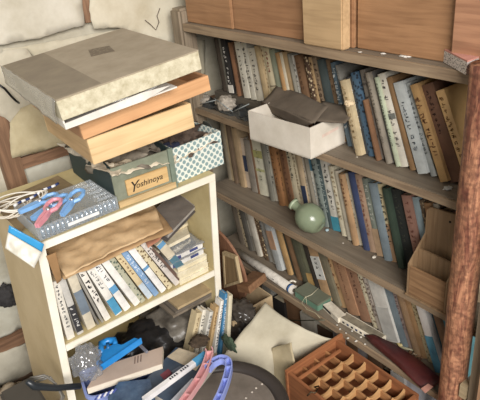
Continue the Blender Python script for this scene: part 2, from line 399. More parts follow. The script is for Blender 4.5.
def interp(tab):
    def f(y):
        if y >= tab[0][0]: return math.radians(tab[0][1])
        for (a, u), (b, v) in zip(tab, tab[1:]):
            if y >= b: return math.radians(u+(v-u)*(a-y)/(a-b))
        return math.radians(tab[-1][1])
    return f
RS = -.577
row1 = [
 (214.5, 'dark brown', (70, 58, 46), 'with plain spine', dict(zb=RS)),
 (218.5, 'smoke grey', (108, 104, 92), 'thin and plain', dict(zb=RS)),
 (221, 'black', (40, 36, 34), 'with white title and white foot label', dict(zb=RS, t=WHT, band=[(.02, .17, WHT)])),
 (226, 'cream', (206, 188, 152), 'thin', dict(zb=RS)),
 (228.3, 'rust', (128, 84, 52), 'thin', dict(zb=RS, dz=.006)),
 (230.5, 'dark umber', (92, 66, 44), 'with scuffed spine', dict(zb=RS, dz=.012, t=(50, 30, 20))),
 (235, 'white', (204, 200, 184), 'with small black title', dict(zb=RS, t=INK, ts=.9)),
 (241.5, 'chalk', (196, 192, 176), 'with heavy black title', dict(zb=RS, t=INK, ts=1.3)),
 (247, 'off white', (200, 194, 176), 'with long black title', dict(zb=RS, t=INK, dz=.014)),
 (255, 'wheat', (186, 160, 116), 'thin and plain', dict(zb=RS)),
 (259.5, 'ivory', (214, 198, 158), 'with brown title', dict(zb=RS, t=(120, 92, 60))),
 (264, 'pale cream', (214, 200, 162), 'with large red title', dict(zb=RS, t=RED, ts=1.1, bot=.6, band=[(.36, .375, (120, 100, 76))])),
 (270, 'sage green', (142, 150, 126), 'with blank spine', {}),
 (275.8, 'orange tan', (184, 138, 84), 'slim', dict(dz=.004)),
 (279.5, 'milk white', (206, 196, 170), 'slim', dict(dz=.003)),
 (283, 'buff', (186, 154, 108), 'with dark band low on spine', dict(band=[(.3, .46, (96, 62, 40))])),
 (288, 'ash grey', (138, 134, 120), 'slim', {}),
 (290.5, 'bright white', (222, 218, 206), 'with dense black title', dict(t=INK, ts=1.2, dz=.006)),
 (295, 'walnut', (124, 88, 56), 'worn', dict(t=(80, 52, 32))),
 (301, 'bistre', (104, 72, 44), 'slim', {}),
 (304.5, 'brown speckled', (84, 58, 40), 'with cream flecks', dict(pat=(206, 184, 142))),
 (308.5, 'golden brown', (176, 142, 96), 'with torn mottled spine', dict(t=(84, 56, 36), ts=1.4)),
 (312.5, 'taupe', (146, 122, 94), 'with dark title', dict(t=(70, 50, 36))),
 (318, 'slate green', (68, 82, 82), 'with brown lower half', dict(band=[(0, .42, (88, 66, 50))])),
 (325, 'coffee', (134, 104, 72), 'with faded title', dict(t=(92, 68, 48))),
 (331.5, 'steel blue', (92, 116, 132), 'with pale floral spine', dict(t=(196, 200, 196), ts=1.3)),
 (336.5, 'pewter', (134, 132, 124), 'with dark title', dict(t=(70, 66, 62))),
 (338.5, 'sand', (196, 174, 132), 'short with scuffed spine', dict(dz=.03, x=-.012, t=(150, 126, 90))),
 (345, 'charcoal', (58, 60, 62), 'with large white title', dict(dz=.024, t=WHT, ts=1.25)),
 (351, 'denim blue', (64, 98, 126), 'with dark floral pattern', dict(pat=(30, 42, 58), dz=.01)),
 (357.5, 'chestnut', (132, 90, 58), 'short and plain', dict(dz=.07, x=-.004)),
 (361, 'mid grey', (122, 114, 104), 'with dense printed spine', dict(t=(66, 60, 54), ts=1.3)),
 (366.5, 'stone', (150, 140, 124), 'with faded printing', dict(t=(96, 88, 78))),
 (371, 'shadow grey', (106, 102, 98), 'slim', {}),
 (375, 'pale mint', (182, 194, 164), 'slim with tiny title', dict(t=(90, 100, 84), dz=.008)),
 (379, 'snow white', (222, 216, 200), 'with black title and grey square', dict(t=(90, 84, 78), band=[(.52, .58, (120, 124, 118))])),
 (387.5, 'honey brown', (150, 112, 70), 'thick edge', dict(dz=.004)),
 (393.5, 'pearl grey', (188, 196, 196), 'with rounded glossy spine', dict(dz=.012, t=(84, 88, 92), top=.85)),
 (404.5, 'mist grey', (158, 164, 162), 'with small printing', dict(dz=.012, t=(84, 84, 84))),
 (411, 'ochre', (186, 142, 84), 'with brown title', dict(dz=.008, t=(96, 62, 34), ts=1.25)),
 (420, 'red brown', (116, 78, 56), 'thick with dark sunken title', dict(dz=.01, t=(60, 36, 26), bot=.45, ts=.9)),
 (436.5, 'amber', (206, 168, 114), 'thick with glossy gold cover', dict(dz=.01, t=(120, 84, 46), w=.022, gloss=True, c2=1)),
 (449, '', (0, 0, 0), '')]
del row1[-2][4]['c2']
row2 = [
 (219.5, 'grey beige', (146, 134, 112), 'slim'), (223, 'straw', (180, 158, 120), 'slim'), (225.6, 'dusky brown', (110, 88, 66), 'slim'),
 (228.5, 'khaki', (150, 128, 96), 'slim'), (231.6, 'light tan', (176, 148, 110), 'slim'),
 (236.5, 'pinkish white', (190, 172, 152), 'with navy band', dict(band=[(.34, .66, NAVY)], dz=.035)),
 (242, 'dull grey', (140, 132, 120), 'plain', dict(dz=.03)), (248, 'sepia', (120, 86, 58), 'slim'),
 (250, 'white and lime', (208, 206, 182), 'with black title and green blots', dict(t=(110, 112, 84), band=[(.62, .74, (166, 164, 96)), (.4, .44, (176, 178, 120))])),
 (259.5, 'cement grey', (124, 122, 110), 'slim'), (263.5, 'black and white', (190, 186, 170), 'with bold black title', dict(t=(30, 28, 26), ts=1.4)),
 (267.8, 'burnt orange', (148, 98, 52), 'with dark mottled spine', dict(t=(84, 50, 26))), (273, 'copper', (160, 112, 64), 'with dark title', dict(t=(90, 56, 30), ts=1.3)),
 (278, 'russet', (126, 84, 52), 'with worn spine', dict(t=(80, 48, 30))), (284.5, 'oat', (190, 178, 146), 'with small black title', dict(t=INK, bot=.45)),
 (290.5, 'vanilla', (204, 190, 156), 'with faded title', dict(t=(120, 104, 82))), (294.5, 'tan and navy', (178, 154, 120), 'with navy lower half', dict(band=[(.0, .5, NAVY)])),
 (299, 'paper white', (206, 198, 180), 'with tiny black title', dict(t=INK)), (303, 'drab grey', (130, 122, 106), 'slim', dict(dz=.01)),
 (305.5, 'blue topped white', (206, 204, 192), 'with blue cap', dict(band=[(.78, .99, (64, 118, 142))], t=(130, 140, 140), top=.7, dz=.006)),
 (310.5, 'sea grey', (124, 136, 130), 'with dense title', dict(t=(50, 60, 60), ts=1.2, dz=.004)),
 (315.5, 'dark teal', (70, 88, 90), 'with pale dense title', dict(t=(170, 180, 174), ts=1.2, dz=.004)),
 (320, 'fresh white', (214, 210, 198), 'with large black title and blue foot', dict(t=INK, ts=1.2, bot=.3, band=[(0, .2, TEAL)], dz=-.004)),
 (328, 'cream yellow', (222, 212, 182), 'with small brown title', dict(t=(140, 116, 80), dz=.008)),
 (333.5, 'linen', (212, 202, 180), 'plain', dict(dz=.012)),
 (338, 'apricot', (184, 142, 98), 'with dark title', dict(t=(100, 64, 40), dz=.01, bot=.5)),
 (343, 'bone', (186, 180, 158), 'with pale title', dict(t=(130, 124, 104), dz=.008)),
 (348.5, 'navy blue', (56, 70, 112), 'with smooth cloth spine', dict(dz=-.006)),
 (354.5, 'pinkish tan', (178, 144, 116), 'with faded red title', dict(t=(140, 92, 72), dz=-.004)),
 (362, 'grey green', (122, 132, 120), 'with tan lower part', dict(t=(190, 190, 176), bot=.45, band=[(0, .36, (180, 146, 110))], dz=.0)),
 (368.5, 'sky grey', (124, 142, 152), 'plain', dict(dz=.003)),
 (376, 'cream and brown', (208, 190, 142), 'with big black letters and brown foot', dict(t=(32, 28, 26), ts=1.3, band=[(0, .5, (166, 126, 88))], dz=.003)),
 (382, 'forest green', (52, 72, 56), 'plain', dict(dz=.002)),
 (388.5, 'black green', (38, 42, 38), 'thick and dark', dict(dz=.004, t=(64, 66, 56))),
 (401.5, 'dusty rose', (158, 112, 94), 'with dark red title', dict(t=(108, 62, 50), dz=.002)),
 (411.5, 'powder blue', (140, 162, 170), 'plain', dict(dz=.0)),
 (419.5, 'spotted brown', (98, 78, 58), 'slim', dict(pat=(170, 146, 106))),
 (424, 'caramel', (164, 120, 78), 'behind the letter rack'), (431.5, 'blank white', (214, 206, 190), 'short, behind the letter rack', dict(dz=.0)),
 (440, 'espresso', (84, 56, 38), 'behind the letter rack', dict(dz=.0)), (454, 'eggshell', (210, 188, 150), 'wide, behind the letter rack', dict(dz=.012)),
 (466, '', (0, 0, 0), '')]
row3 = [
 (230.5, 'mouse grey', (110, 98, 82), 'thick'), (235.5, 'mottled cream', (176, 160, 128), 'slim', dict(pat=(70, 54, 40))),
 (238.5, 'graphite', (86, 82, 74), 'plain'), (242.5, 'silver grey', (150, 144, 130), 'with pale label', dict(band=[(.3, .6, (196, 190, 174))])),
 (246.5, 'chalk white', (200, 194, 178), 'plain'), (251, 'brick tan', (146, 106, 72), 'slim', dict(t=(90, 60, 40))),
 (254, 'checkered brown', (96, 72, 50), 'slim', dict(pat=(190, 166, 124))), (257.6, 'lead grey', (140, 138, 130), 'with small title', dict(t=(70, 66, 60))),
 (261, 'dove grey', (168, 164, 152), 'slim'),
 (264.5, 'blue grey and peach', (176, 182, 182), 'with peach middle band', dict(band=[(.38, .72, (184, 140, 106))], x=-.01)),
 (271, 'camel', (168, 134, 90), 'slim'), (275, 'gold', (188, 146, 88), 'slim'),
 (279.5, 'mossy black', (62, 62, 50), 'plain'), (284, 'saddle brown', (142, 104, 68), 'with pale edge'),
 (290.5, 'olive', (84, 84, 62), 'plain'), (296.5, 'khaki green', (110, 112, 84), 'with yellow foot', dict(band=[(0, .28, (196, 154, 84))])),
 (303, 'soot', (56, 48, 38), 'slim'),
 (308.5, 'fawn', (184, 144, 100), 'with white title label', dict(x=-.012, dz=.022, band=[(.38, .8, (204, 206, 200))], t=INK, top=.78, bot=.42)),
 (318.5, 'military green', (116, 108, 84), 'worn', dict(dz=.01)),
 (325.5, 'pale ochre', (196, 154, 104), 'with dark title', dict(t=(110, 70, 40), ts=1.2)),
 (332.5, 'terracotta', (166, 120, 84), 'wide with small marks', dict(t=(110, 72, 50), ts=.5)),
 (345, 'cocoa', (156, 112, 82), 'with dark title', dict(t=(88, 54, 40), ts=.9)),
 (357, 'leopard cream', (206, 196, 164), 'with brown blots', dict(pat=(120, 96, 66))),
 (363, 'rosy white', (202, 190, 176), 'with tiny title', dict(t=(120, 104, 96))),
 (369, 'whitewashed', (202, 200, 192), 'wide, stained', dict(x=-.02, dz=.0, band=[(.02, .5, (176, 176, 170))])),
 (384, 'slate blue', (104, 120, 128), 'plain'),
 (390.5, 'mauve', (150, 128, 118), 'with dark title', dict(t=(100, 80, 74))),
 (397.5, 'hazel', (158, 124, 88), 'plain'), (404, 'toffee', (170, 128, 82), 'plain'),
 (411, 'flowered cream', (186, 170, 128), 'slim', dict(pat=(128, 108, 72))),
 (418, 'white and blue', (222, 218, 212), 'with bright blue lower half', dict(band=[(0, .5, (84, 156, 188))], x=-.012, gloss=True)),
 (427, 'petrol', (42, 84, 96), 'plain', {}),
 (434, 'nut brown', (136, 102, 74), 'beside the log', {}), (440.5, 'turquoise', (86, 148, 158), 'beside the log', {}),
 (448, '', (0, 0, 0), '')]
row4 = [(248, 'dim brown', (84, 64, 46), 'short'), (262, 'grey slab', (148, 146, 138), 'leaning', dict(dz=-.03)), (272, 'dark', (44, 38, 34), 'thick', dict(dz=.05)), (284, 'wooden brown', (140, 98, 62), 'plain', dict(dz=.03)),
 (300, 'shaded white', (190, 184, 168), 'short', dict(dz=.03)), (315, 'umber', (96, 70, 50), 'thick', dict(dz=.05)), (333, 'pale lilac', (168, 164, 170), 'plain', dict(dz=.0)), (346, 'clay brown', (130, 96, 66), 'short', dict(dz=.02)),
 (358, 'lilac grey', (166, 164, 168), 'plain', dict(dz=.0)), (368, 'dark tan', (124, 92, 64), 'plain', dict(dz=.01)), (381, 'black', (36, 30, 28), 'thick', dict(dz=.05)), (391, 'clean white', (214, 212, 208), 'plain', dict(dz=.0, x=-.02)),
 (405, 'lavender white', (196, 196, 206), 'plain', dict(dz=.0, x=-.02)), (421, '', (0, 0, 0), '')]
shelf_row(row1, 'top shelf', S1, -.41, -.395, interp([(1.6, 7), (1.35, 12), (1.1, 15), (.95, 17), (.85, 21), (.78, 25), (.6, 27)]), lambda i: 1.10 if i < 12 else (1.085 if i < 26 else 1.062), 'books on the top shelf', 1000)
shelf_row(row2, 'second shelf', S2, -.705, -.70, interp([(1.6, 5), (1.3, 11), (1.0, 15), (.7, 18)]), lambda i: 1.095 if i < 24 else 1.08, 'books on the second shelf', 2000)
shelf_row(row3, 'third shelf', S3, -1.01, -.972, interp([(1.6, 13), (1.35, 18), (1.1, 22), (.6, 22.5)]), lambda i: 1.07 if i < 14 else 1.06, 'books on the third shelf', 3000)
shelf_row(row4, 'lowest shelf', S4, -1.29, -1.25, interp([(1.6, 4), (.6, 6)]), lambda i: 1.045, 'books on the lowest shelf', 4000)
# ------------------------------------------------------------------ white shelf unit (slightly racked to the right)
def rack_x(x, z): return x + .075*(z+.66)
U = thing('shelf_unit', 'cream white open shelf unit with tan side panel, holding leaning books', 'shelf unit', (.5, 1.4, FLOOR))
CW = mat((242, 236, 220), 'plaster', (228, 218, 196), rough=.5); CS = mat((208, 188, 150), 'plaster', (194, 172, 130), rough=.6); CI = mat((206, 190, 144), 'plaster', (184, 166, 118), rough=.6)
def shear(mb): mb.v = [V((rack_x(v.x, v.z), v.y, v.z)) for v in mb.v]; return mb
UY0, UY1, UX0, UX1 = 1.20, 1.56, .257, .765
UT = -.651; U1 = -.952; U2 = -1.245
for x0, x1 in ((UX0, UX0+.020), (UX1-.020, UX1)):
    p = part(shear(MB().box(x0, x1, UY0+.004, UY1, FLOOR, UT-.002)), 'side_panel', CS if x0 < .5 else CI, U)
    part(shear(MB().box(x0, x1, UY0, UY0+.004, FLOOR, UT-.0195)), 'edge_strip', CW, p).matrix_parent_inverse = Matrix.Identity(4)
for z, th in ((UT, .019), (U1, .018), (U2, .018), (FLOOR+.05, .02)):
    a, b = (UX0, UX1) if z == UT else (UX0+.021, UX1-.021)
    p = part(shear(MB().box(a, b, UY0+.004, UY1, z-th, z)), 'shelf_board', CI, U)
    part(shear(MB().box(a, b, UY0, UY0+.004, z-th, z)), 'edge_strip', CW, p).matrix_parent_inverse = Matrix.Identity(4)
part(shear(MB().box(UX0+.02, UX1-.02, UY1-.008, UY1-.001, FLOOR, UT-.02)), 'back_panel', CI, U)

# books standing in the middle compartment, tops leaning left
def ubook(px0, px1, py0, py1, w, h, c, label, y=1.215, d=.125, **k):
    """px/py: upper and lower end of the spine's left edge in the photo, on the unit's front plane"""
    A, B = at(px0, py0, y=y), at(px1, py1, y=y)
    a = math.atan2(A.x-B.x, A.z-B.z)            # lean in the x-z plane
    Z = V((math.sin(a), 0, math.cos(a))); Y = V((-math.cos(a), 0, math.sin(a)))   # local +y points left, spine faces -y
    X = V((0, 1, 0))
    base = B.copy(); base.z = U1+.0015 if k.pop('flr', 1) else B.z
    M = Matrix(((X.x, Y.x, Z.x, base.x), (X.y, Y.y, Z.y, base.y), (X.z, Y.z, Z.z, base.z), (0, 0, 0, 1)))
    return book(None, w, h+.014, d, 0, c, label, k.pop('group', 'books leaning in the white shelf unit'), M=M, **k)
UG = 'books leaning in the white shelf unit'
ub = [  # top px, py, bottom px, py, thickness, height, colour, label, options
 (51, 283, 69, 345, .020, .165, (222, 218, 206), 'white paperback at the far left of the white unit, leaning on its side panel', dict(t=(90, 90, 90), ts=.8)),
 (58, 281, 80, 343, .017, .165, (190, 188, 182), 'pale book with black lower spine and white letters, second in the white unit', dict(t=(236, 234, 228), top=.5, bot=.12, band=[(.05, .52, (52, 52, 56))])),
 (67, 280, 90, 338, .023, .160, (206, 196, 172), 'beige soft book with slate blue middle, third in the white unit', dict(band=[(.3, .72, (112, 128, 144))])),
 (73, 282, 100, 334, .006, .16, (120, 116, 108), 'thin grey booklet beside the slate blue banded book', {}),
 (76, 280, 104, 331, .006, .165, (150, 146, 136), 'thin light grey booklet left of the black lettered comic', {}),
 (78, 276, 107, 328, .017, .172, (228, 224, 214), 'white comic with bold black letters, left of the blue footed book', dict(t=(30, 30, 32), ts=1.4, bot=.35)),
 (86, 276, 118, 325, .021, .175, (230, 228, 220), 'white book with bright blue foot and grey title', dict(t=(110, 110, 110), top=.9, bot=.5, band=[(.02, .32, (64, 158, 206))])),
 (93, 274, 127, 321, .020, .178, (236, 236, 232), 'white book with small blue square on its spine', dict(t=(60, 66, 80), bot=.55, band=[(.38, .5, (88, 160, 210))])),
 (101, 270, 137, 316, .019, .18, (234, 232, 226), 'plain white book right of the blue square book', {}),
 (108, 265, 143, 311, .015, .18, (176, 176, 150), 'book with green and cream patterned spine', dict(pat=(90, 106, 92))),
 (114, 262, 150, 308, .017, .18, (218, 196, 148), 'cream book with pale blue lower spine', dict(t=(120, 90, 60), top=.9, bot=.5, band=[(.02, .32, (196, 214, 228))])),
 (121, 259, 156, 304, .016, .18, (122, 164, 210), 'sky blue book with cloudy spine', dict(t=(214, 226, 238), ts=1.2)),
 (127, 256, 163, 301, .018, .18, (236, 236, 234), 'white book with a small blue bird mark', dict(band=[(.52, .57, (90, 150, 200))])),
 (133, 253, 170, 298, .016, .178, (212, 198, 158), 'cream book with brown figures, right of the blue bird mark book', dict(pat=(120, 96, 66))),
 (139, 250, 177, 294, .019, .178, (212, 204, 196), 'pinkish grey book with long black title', dict(t=(60, 54, 54), ts=1.2, bot=.35)),
 (148, 253, 181, 289, .012, .150, (110, 84, 72), 'small brown book mostly hidden behind the teal block book', {}),
 (153, 249, 188, 288, .024, .155, (208, 196, 168), 'cream book with teal block and blue top edge, last of the leaning row', dict(band=[(.22, .6, (76, 122, 142)), (.9, .99, (88, 150, 196))])),
]
for r in ub: ubook(r[0], r[2], r[1], r[3], r[4], r[5], r[6], r[7], seed=r[0], **r[8])

# flat stack at the right of that compartment
x0, x1 = .628, .735
for k in range(4):
    z = U1+.0008+k*.0145
    T = thing('notebook', 'cream notebook lying flat in the white unit, %s of the stack of four' % ('lowest', 'second from below', 'third from below', 'topmost')[k], 'notebook', (x0, 1.21, z), 'cream notebooks stacked in the unit')
    s = .003*math.sin(k*2.2)
    part(MB().box(x0+s-.02, x1+s-.028, 1.209+s, 1.40, z, z+.0128), 'pages', mat((228, 218, 186), 'paper', (204, 190, 150)), T)
    part(MB().box(x0+s-.021, x1+s-.027, 1.207+s, 1.402, z+.013, z+.0142), 'cover', mat((236, 228, 202), 'paper'), T)
for k in range(2):
    z = U1+.060+k*.021
    T = thing('wrapped_pack', ('blue and white pack in clear plastic lying on the cream notebooks', 'blue and white plastic wrapped pack, on top of the other pack')[k], 'pack', (x0, 1.21, z), 'plastic wrapped packs in the unit')
    part(MB().box(x0-.035, x1-.03, 1.215, 1.39, z, z+.017), 'stack', mat((222, 220, 214), 'paper'), T, bevel=.003)
    part(MB().box(x0-.03, x0+.0, 1.2135, 1.2148, z+.002, z+.012), 'blue_edge', mat((62, 72, 132), 'paper'), T)
    part(MB().box(x0+.03, x1-.05, 1.2135, 1.2148, z+.006, z+.014), 'blue_edge', mat((62, 72, 132), 'paper'), T)
    part(MB().patch((x0-.04, 1.212, z+.019), (x1-.026, 1.210, z+.0195), (x1-.03, 1.40, z+.0195), (x0-.04, 1.40, z+.019), amp=.0035, freq=50, th=.0006, seed=k), 'plastic_film', mat((200, 204, 208), 'glass', sc=.45), T, smooth=True)
z = U1+.105
T = thing('paper_pad', 'cream paper pad lying askew under the grey folder', 'pad', (.6, 1.25, z))
part(MB().prism([at(150, 258, z=z), at(190, 237, z=z), at(183, 216, z=z), at(140, 235, z=z)], (0, 0, .010)), 'pages', mat((226, 216, 188), 'paper', (196, 182, 146)), T)
z = U1+.122
T = thing('paper_pad', 'cream curled paper pad between the grey folder and the lower pad', 'pad', (.6, 1.25, z))
part(MB().patch(at(158, 240, z=z), at(188, 224, z=z), at(184, 205, z=z), at(150, 222, z=z), amp=.004, th=.008), 'pages', mat((222, 208, 172), 'paper', (190, 172, 134)), T, smooth=True)
z = U1+.190
T = thing('folder', 'dark grey folder lying on top of the papers in the white unit', 'folder', (.62, 1.25, z))
q = [at(166, 237, z=z), at(195, 207, z=z), at(177, 193, z=z), at(140, 222, z=z)]
part(MB().prism(q, (0, 0, .0015)), 'cover', mat((124, 116, 108), 'cloth'), T)
q2 = [at(168, 238, z=z-.014), at(195, 209, z=z-.014), at(177, 195, z=z-.014), at(143, 223, z=z-.014)]
part(MB().prism(q2, (0, 0, .0125)), 'pages', mat((180, 174, 166), 'paper'), T)
part(MB().prism([p+V((0, 0, -.016)) for p in q], (0, 0, .0015)), 'cover', mat((92, 86, 82), 'cloth'), T)

# brown kraft bag on the book tops
T = thing('paper_bag', 'crumpled brown kraft paper bag lying over the leaning books', 'bag', (.45, 1.2, -.77))
KR = mat((216, 188, 148), 'plaster', (192, 160, 118), rough=.7)
def sag(u, w): return V((0, 0, -.010*math.sin(u*4+1)*(1-w)*.5))
part(MB().patch((.300, 1.188, -.748), (.575, 1.185, -.738), (.655, 1.40, -.735), (.306, 1.42, -.735), 36, 26, .008, 20, 3, .0015, sag), 'upper_sheet', KR, T, smooth=True)
part(MB().patch((.296, 1.196, -.768), (.600, 1.180, -.752), (.655, 1.42, -.752), (.300, 1.42, -.752), 24, 16, .006, 14, 5, .0015), 'lower_sheet', mat((196, 164, 122), 'plaster', (150, 118, 80)), T, smooth=True)
part(MB().patch(at(148, 248, y=1.185), at(172, 229, y=1.20), at(165, 212, y=1.32), at(138, 226, y=1.32), 10, 10, .004, 30, 8, .001), 'flap', mat((190, 138, 110), 'plaster', (160, 104, 80)), T, smooth=True)
part(MB().patch(at(46, 256, y=1.195), at(56, 252, y=1.19), at(62, 280, y=1.188), at(57, 284, y=1.193), 8, 10, .004, 40, 9, .001), 'folded_end', mat((150, 116, 78), 'plaster'), T, smooth=True)

# ------------------------------------------------------------------ crates on the unit
def open_box(name, label, cat, C, ax, dx, dy, h, th, mo, mi=None, names=('front_panel', 'back_panel', 'end_panel', 'end_panel', 'bottom_panel'), uv=None, group=None):
    """C = lower front-left corner, ax = turn about z; built in its own frame"""
    T = thing(name, label, cat, group=group, M=TR(C, ax))
    for nm, b in zip(names, ((0, dx, 0, th), (0, dx, dy-th, dy), (0, th, th, dy-th), (dx-th, dx, th, dy-th))):
        local(MB().box(b[0], b[1], b[2], b[3], 0, h), nm, mo, T, bevel=.0008)
    local(MB().box(th, dx-th, th, dy-th, .0005, th), names[4], mi or mo, T)
    return T
GT = mat((132, 136, 118), 'cloth', (110, 114, 96)); DT = mat((38, 60, 62), 'plaster', (30, 48, 50), rough=.6)
T = thing('storage_crate', 'dark teal crate with olive front and wooden name plate, on the shelf unit', 'crate', M=TR((.478, 1.218, UT+.001), math.radians(-2)))
local(MB().box(0, .168, 0, .004, 0, .108), 'front_panel', GT, T)
local(MB().prism([(0, .004, 0), (0, .31, 0), (0, .31, .165), (0, .004, .108)], (.004, 0, 0)), 'side_panel', DT, T)
local(MB().prism([(.164, .004, 0), (.164, .31, 0), (.164, .31, .150), (.164, .004, .108)], (.004, 0, 0)), 'side_panel', DT, T)
local(MB().box(.004, .164, .306, .31, 0, .15), 'back_panel', DT, T)
local(MB().box(.004, .164, .004, .306, 0, .004), 'bottom_panel', DT, T)
local(MB().box(.002, .166, -.008, -.0005, .002, .018), 'ledge', mat((206, 176, 124), 'woodx', (170, 138, 90)), T)
local(MB().box(.158, .172, -.006, -.0005, 0, .112), 'corner_strip', mat((120, 132, 116), 'cloth'), T)
pl = local(MB().box(.030, .148, -.008, -.0008, .026, .068), 'name_plate', mat((214, 176, 116), 'woodx', (196, 156, 96)), T, bevel=.001)
fc = bpy.data.curves.new('lettering', 'FONT'); fc.body = 'oshinoya'; fc.size = .0215; fc.shear = .25; fc.extrude = .0004
fo = bpy.data.objects.new('tmp', fc); col.objects.link(fo)
f2 = bpy.data.curves.new('lettering', 'FONT'); f2.body = 'Y'; f2.size = .040; f2.shear = .35; f2.extrude = .0004
f3 = bpy.data.objects.new('tmp2', f2); col.objects.link(f3)
bpy.context.view_layer.update()
dg = bpy.context.evaluated_depsgraph_get()
mb = MB(); RX = Matrix.Rotation(PI/2, 4, 'X')
for ob, dx_, dz_ in ((f3, .034, .033), (fo, .054, .040)):
    me = bpy.data.meshes.new_from_object(ob.evaluated_get(dg))
    mb.add([RX @ v.co + V((dx_, -.0086, dz_)) for v in me.vertices], [tuple(p.vertices) for p in me.polygons])
for ob in (f3, fo): bpy.data.objects.remove(ob)
local(mb, 'lettering', mat((52, 40, 30), 'paper'), pl)

mp_ = mat((222, 226, 214), 'dots', (132, 156, 156), 1)
T = thing('patterned_box', 'pale box with blue grey dotted pattern, right end of the shelf unit top', 'box', M=TR((.660, 1.226, UT+.001), math.radians(3)))
def dotted(mb, name, flip):
    o = local(mb, name, mp_, T); me = o.data; uv = me.uv_layers.new(name='UVMap')
    for lp in me.loops:
        v = me.vertices[lp.vertex_index].co; a = v.x if not flip else v.y
        uv.data[lp.index].uv = ((a+v.z)/.0205, (a-v.z)/.0205)
    return o
dotted(MB().box(0, .162, 0, .003, 0, .100), 'front_panel', 0)
dotted(MB().box(0, .162, .25, .253, 0, .100), 'back_panel', 0)
dotted(MB().box(0, .003, .003, .25, 0, .100), 'end_panel', 1)
dotted(MB().box(.159, .162, .003, .25, 0, .100), 'end_panel', 1)
local(MB().box(.003, .159, .003, .25, .0005, .003), 'bottom_panel', mat((160, 150, 130)), T)

# rubbish filling the crates
def crumple(name, label, cat, c, r, m, amp=.35, freq=2.2, seed=0, rot=0, group=None, sm=True):
    o = MB().blob(c, r, amp, freq, seed, 4, rz(rot)).build(name, m, smooth=sm)
    return tag(o, label, cat, group)
WP = mat((214, 202, 178), 'paper', (170, 154, 126))
def scrap(name, label, cat, pts, m, amp=.010, seed=1, y=None, z=None):
    """a crumpled sheet with four picked corners (px, py, y)"""
    q = [at(a, b, y=d) for a, b, d in pts]
    return tag(MB().patch(*q, 22, 12, amp, 34, seed, .0012).build(name, m, smooth=True), label, cat)
WP = mat((222, 210, 186), 'paper', (190, 174, 146), 30)
crumple('plastic_bag', 'grey plastic bag heap filling the inside of the teal crate', 'bag', (.570, 1.36, -.575), (.070, .13, .05), mat((140, 130, 114), 'paper', (80, 70, 58)), .5, 2.5, 10)
crumple('cloth_bundle', 'dark brown dried bundle filling the dotted box', 'cloth', (.735, 1.35, -.585), (.062, .10, .05), mat((92, 74, 60), 'paper', (50, 38, 32)), .8, 3.5, 8)
scrap('crumpled_paper', 'crumpled cream paper hanging over the olive crate front above the plate', 'paper', [(112, 176, 1.205), (176, 160, 1.207), (178, 150, 1.24), (104, 166, 1.26)], WP, .012, 1)
scrap('crumpled_paper', 'crumpled tan paper draped over the dark teal crate side', 'paper', [(92, 168, 1.25), (118, 176, 1.20), (124, 164, 1.23), (90, 160, 1.28)], mat((186, 172, 148), 'paper', (120, 104, 84)), .010, 3)
scrap('crumpled_paper', 'white crumpled paper at the back corner of the teal crate', 'paper', [(58, 142, 1.48), (84, 152, 1.34), (94, 166, 1.27), (70, 152, 1.42)], mat((196, 186, 166), 'paper', (130, 118, 100)), .012, 4)
scrap('crumpled_paper', 'grey crumpled newspaper between navy bundle and cream paper', 'paper', [(124, 160, 1.25), (160, 150, 1.25), (166, 138, 1.32), (120, 148, 1.32)], mat((150, 140, 124), 'paper', (90, 80, 70)), .012, 14)
crumple('cloth_bundle', 'dark navy cloth bundle in the crate beneath the pale wooden box', 'cloth', at(170, 149, y=1.265), (.030, .03, .014), mat((44, 50, 74), 'cloth'), .5, 2.2, 5)
crumple('cloth_bundle', 'rust brown cloth scrap beside the navy cloth bundle', 'cloth', at(155, 148, y=1.31), (.025, .04, .012), mat((150, 108, 84), 'cloth'), .5, 2.5, 6)
scrap('crumpled_paper', 'cream crumpled paper along the left rim of the dotted box', 'paper', [(174, 163, 1.22), (198, 150, 1.225), (196, 144, 1.27), (170, 156, 1.27)], WP, .009, 7)
scrap('crumpled_paper', 'cream brown paper curl in the right corner of the dotted box', 'paper', [(196, 152, 1.225), (214, 140, 1.23), (211, 132, 1.27), (192, 146, 1.29)], mat((226, 206, 180), 'paper', (150, 112, 90)), .012, 9)
T = thing('ladle', 'dull metal spoon standing in the dotted box', 'spoon', at(210, 140, y=1.30))
mb = MB(); p0, p1 = at(203, 121, y=1.33), at(216, 138, y=1.28)
ln = (p1-p0); q_ = ln.to_track_quat('X', 'Z').to_matrix().to_4x4()
part(mb.blob((p0+p1)/2, (ln.length*.5, .004, .018), 0, 1, 0, 3, q_), 'bowl', mat((124, 128, 124), 'metal'), T, smooth=True)
part(MB().tube([p1, p1+ln*.6], .002), 'handle', mat((124, 128, 124), 'metal'), T, smooth=True)

# ------------------------------------------------------------------ wooden boxes and cloth-covered lid
def qbox(name, label, cat, fl, fr, depth, h, m, tilt=None, wall=.008, mi=None):
    """open tray: fl, fr = lower front corners; depth runs level away from them"""
    ex = (fr-fl); L = ex.length; ex = ex.normalized(); ey = V((0, 0, 1)).cross(ex).normalized(); ez = ex.cross(ey)
    M = Matrix(((ex.x, ey.x, ez.x, fl.x), (ex.y, ey.y, ez.y, fl.y), (ex.z, ey.z, ez.z, fl.z), (0, 0, 0, 1)))
    return thing(name, label, cat, M=M), L
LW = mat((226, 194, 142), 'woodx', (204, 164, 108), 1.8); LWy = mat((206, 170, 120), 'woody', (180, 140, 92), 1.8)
T, L = qbox('wooden_box', 'pale straight grained wooden box resting on the teal crate', 'box', at(94, 165, y=1.115), at(195, 127, y=1.105), .3, .06, LW)
for a in ((0, L, 0, .008, 'front_panel', LW), (0, L, .30, .308, 'back_panel', LW), (0, .008, .008, .30, 'end_panel', LWy), (L-.008, L, .008, .30, 'end_panel', LWy)):
    local(MB().box(a[0], a[1], a[2], a[3], 0, .060), a[4], a[5], T, bevel=.001)
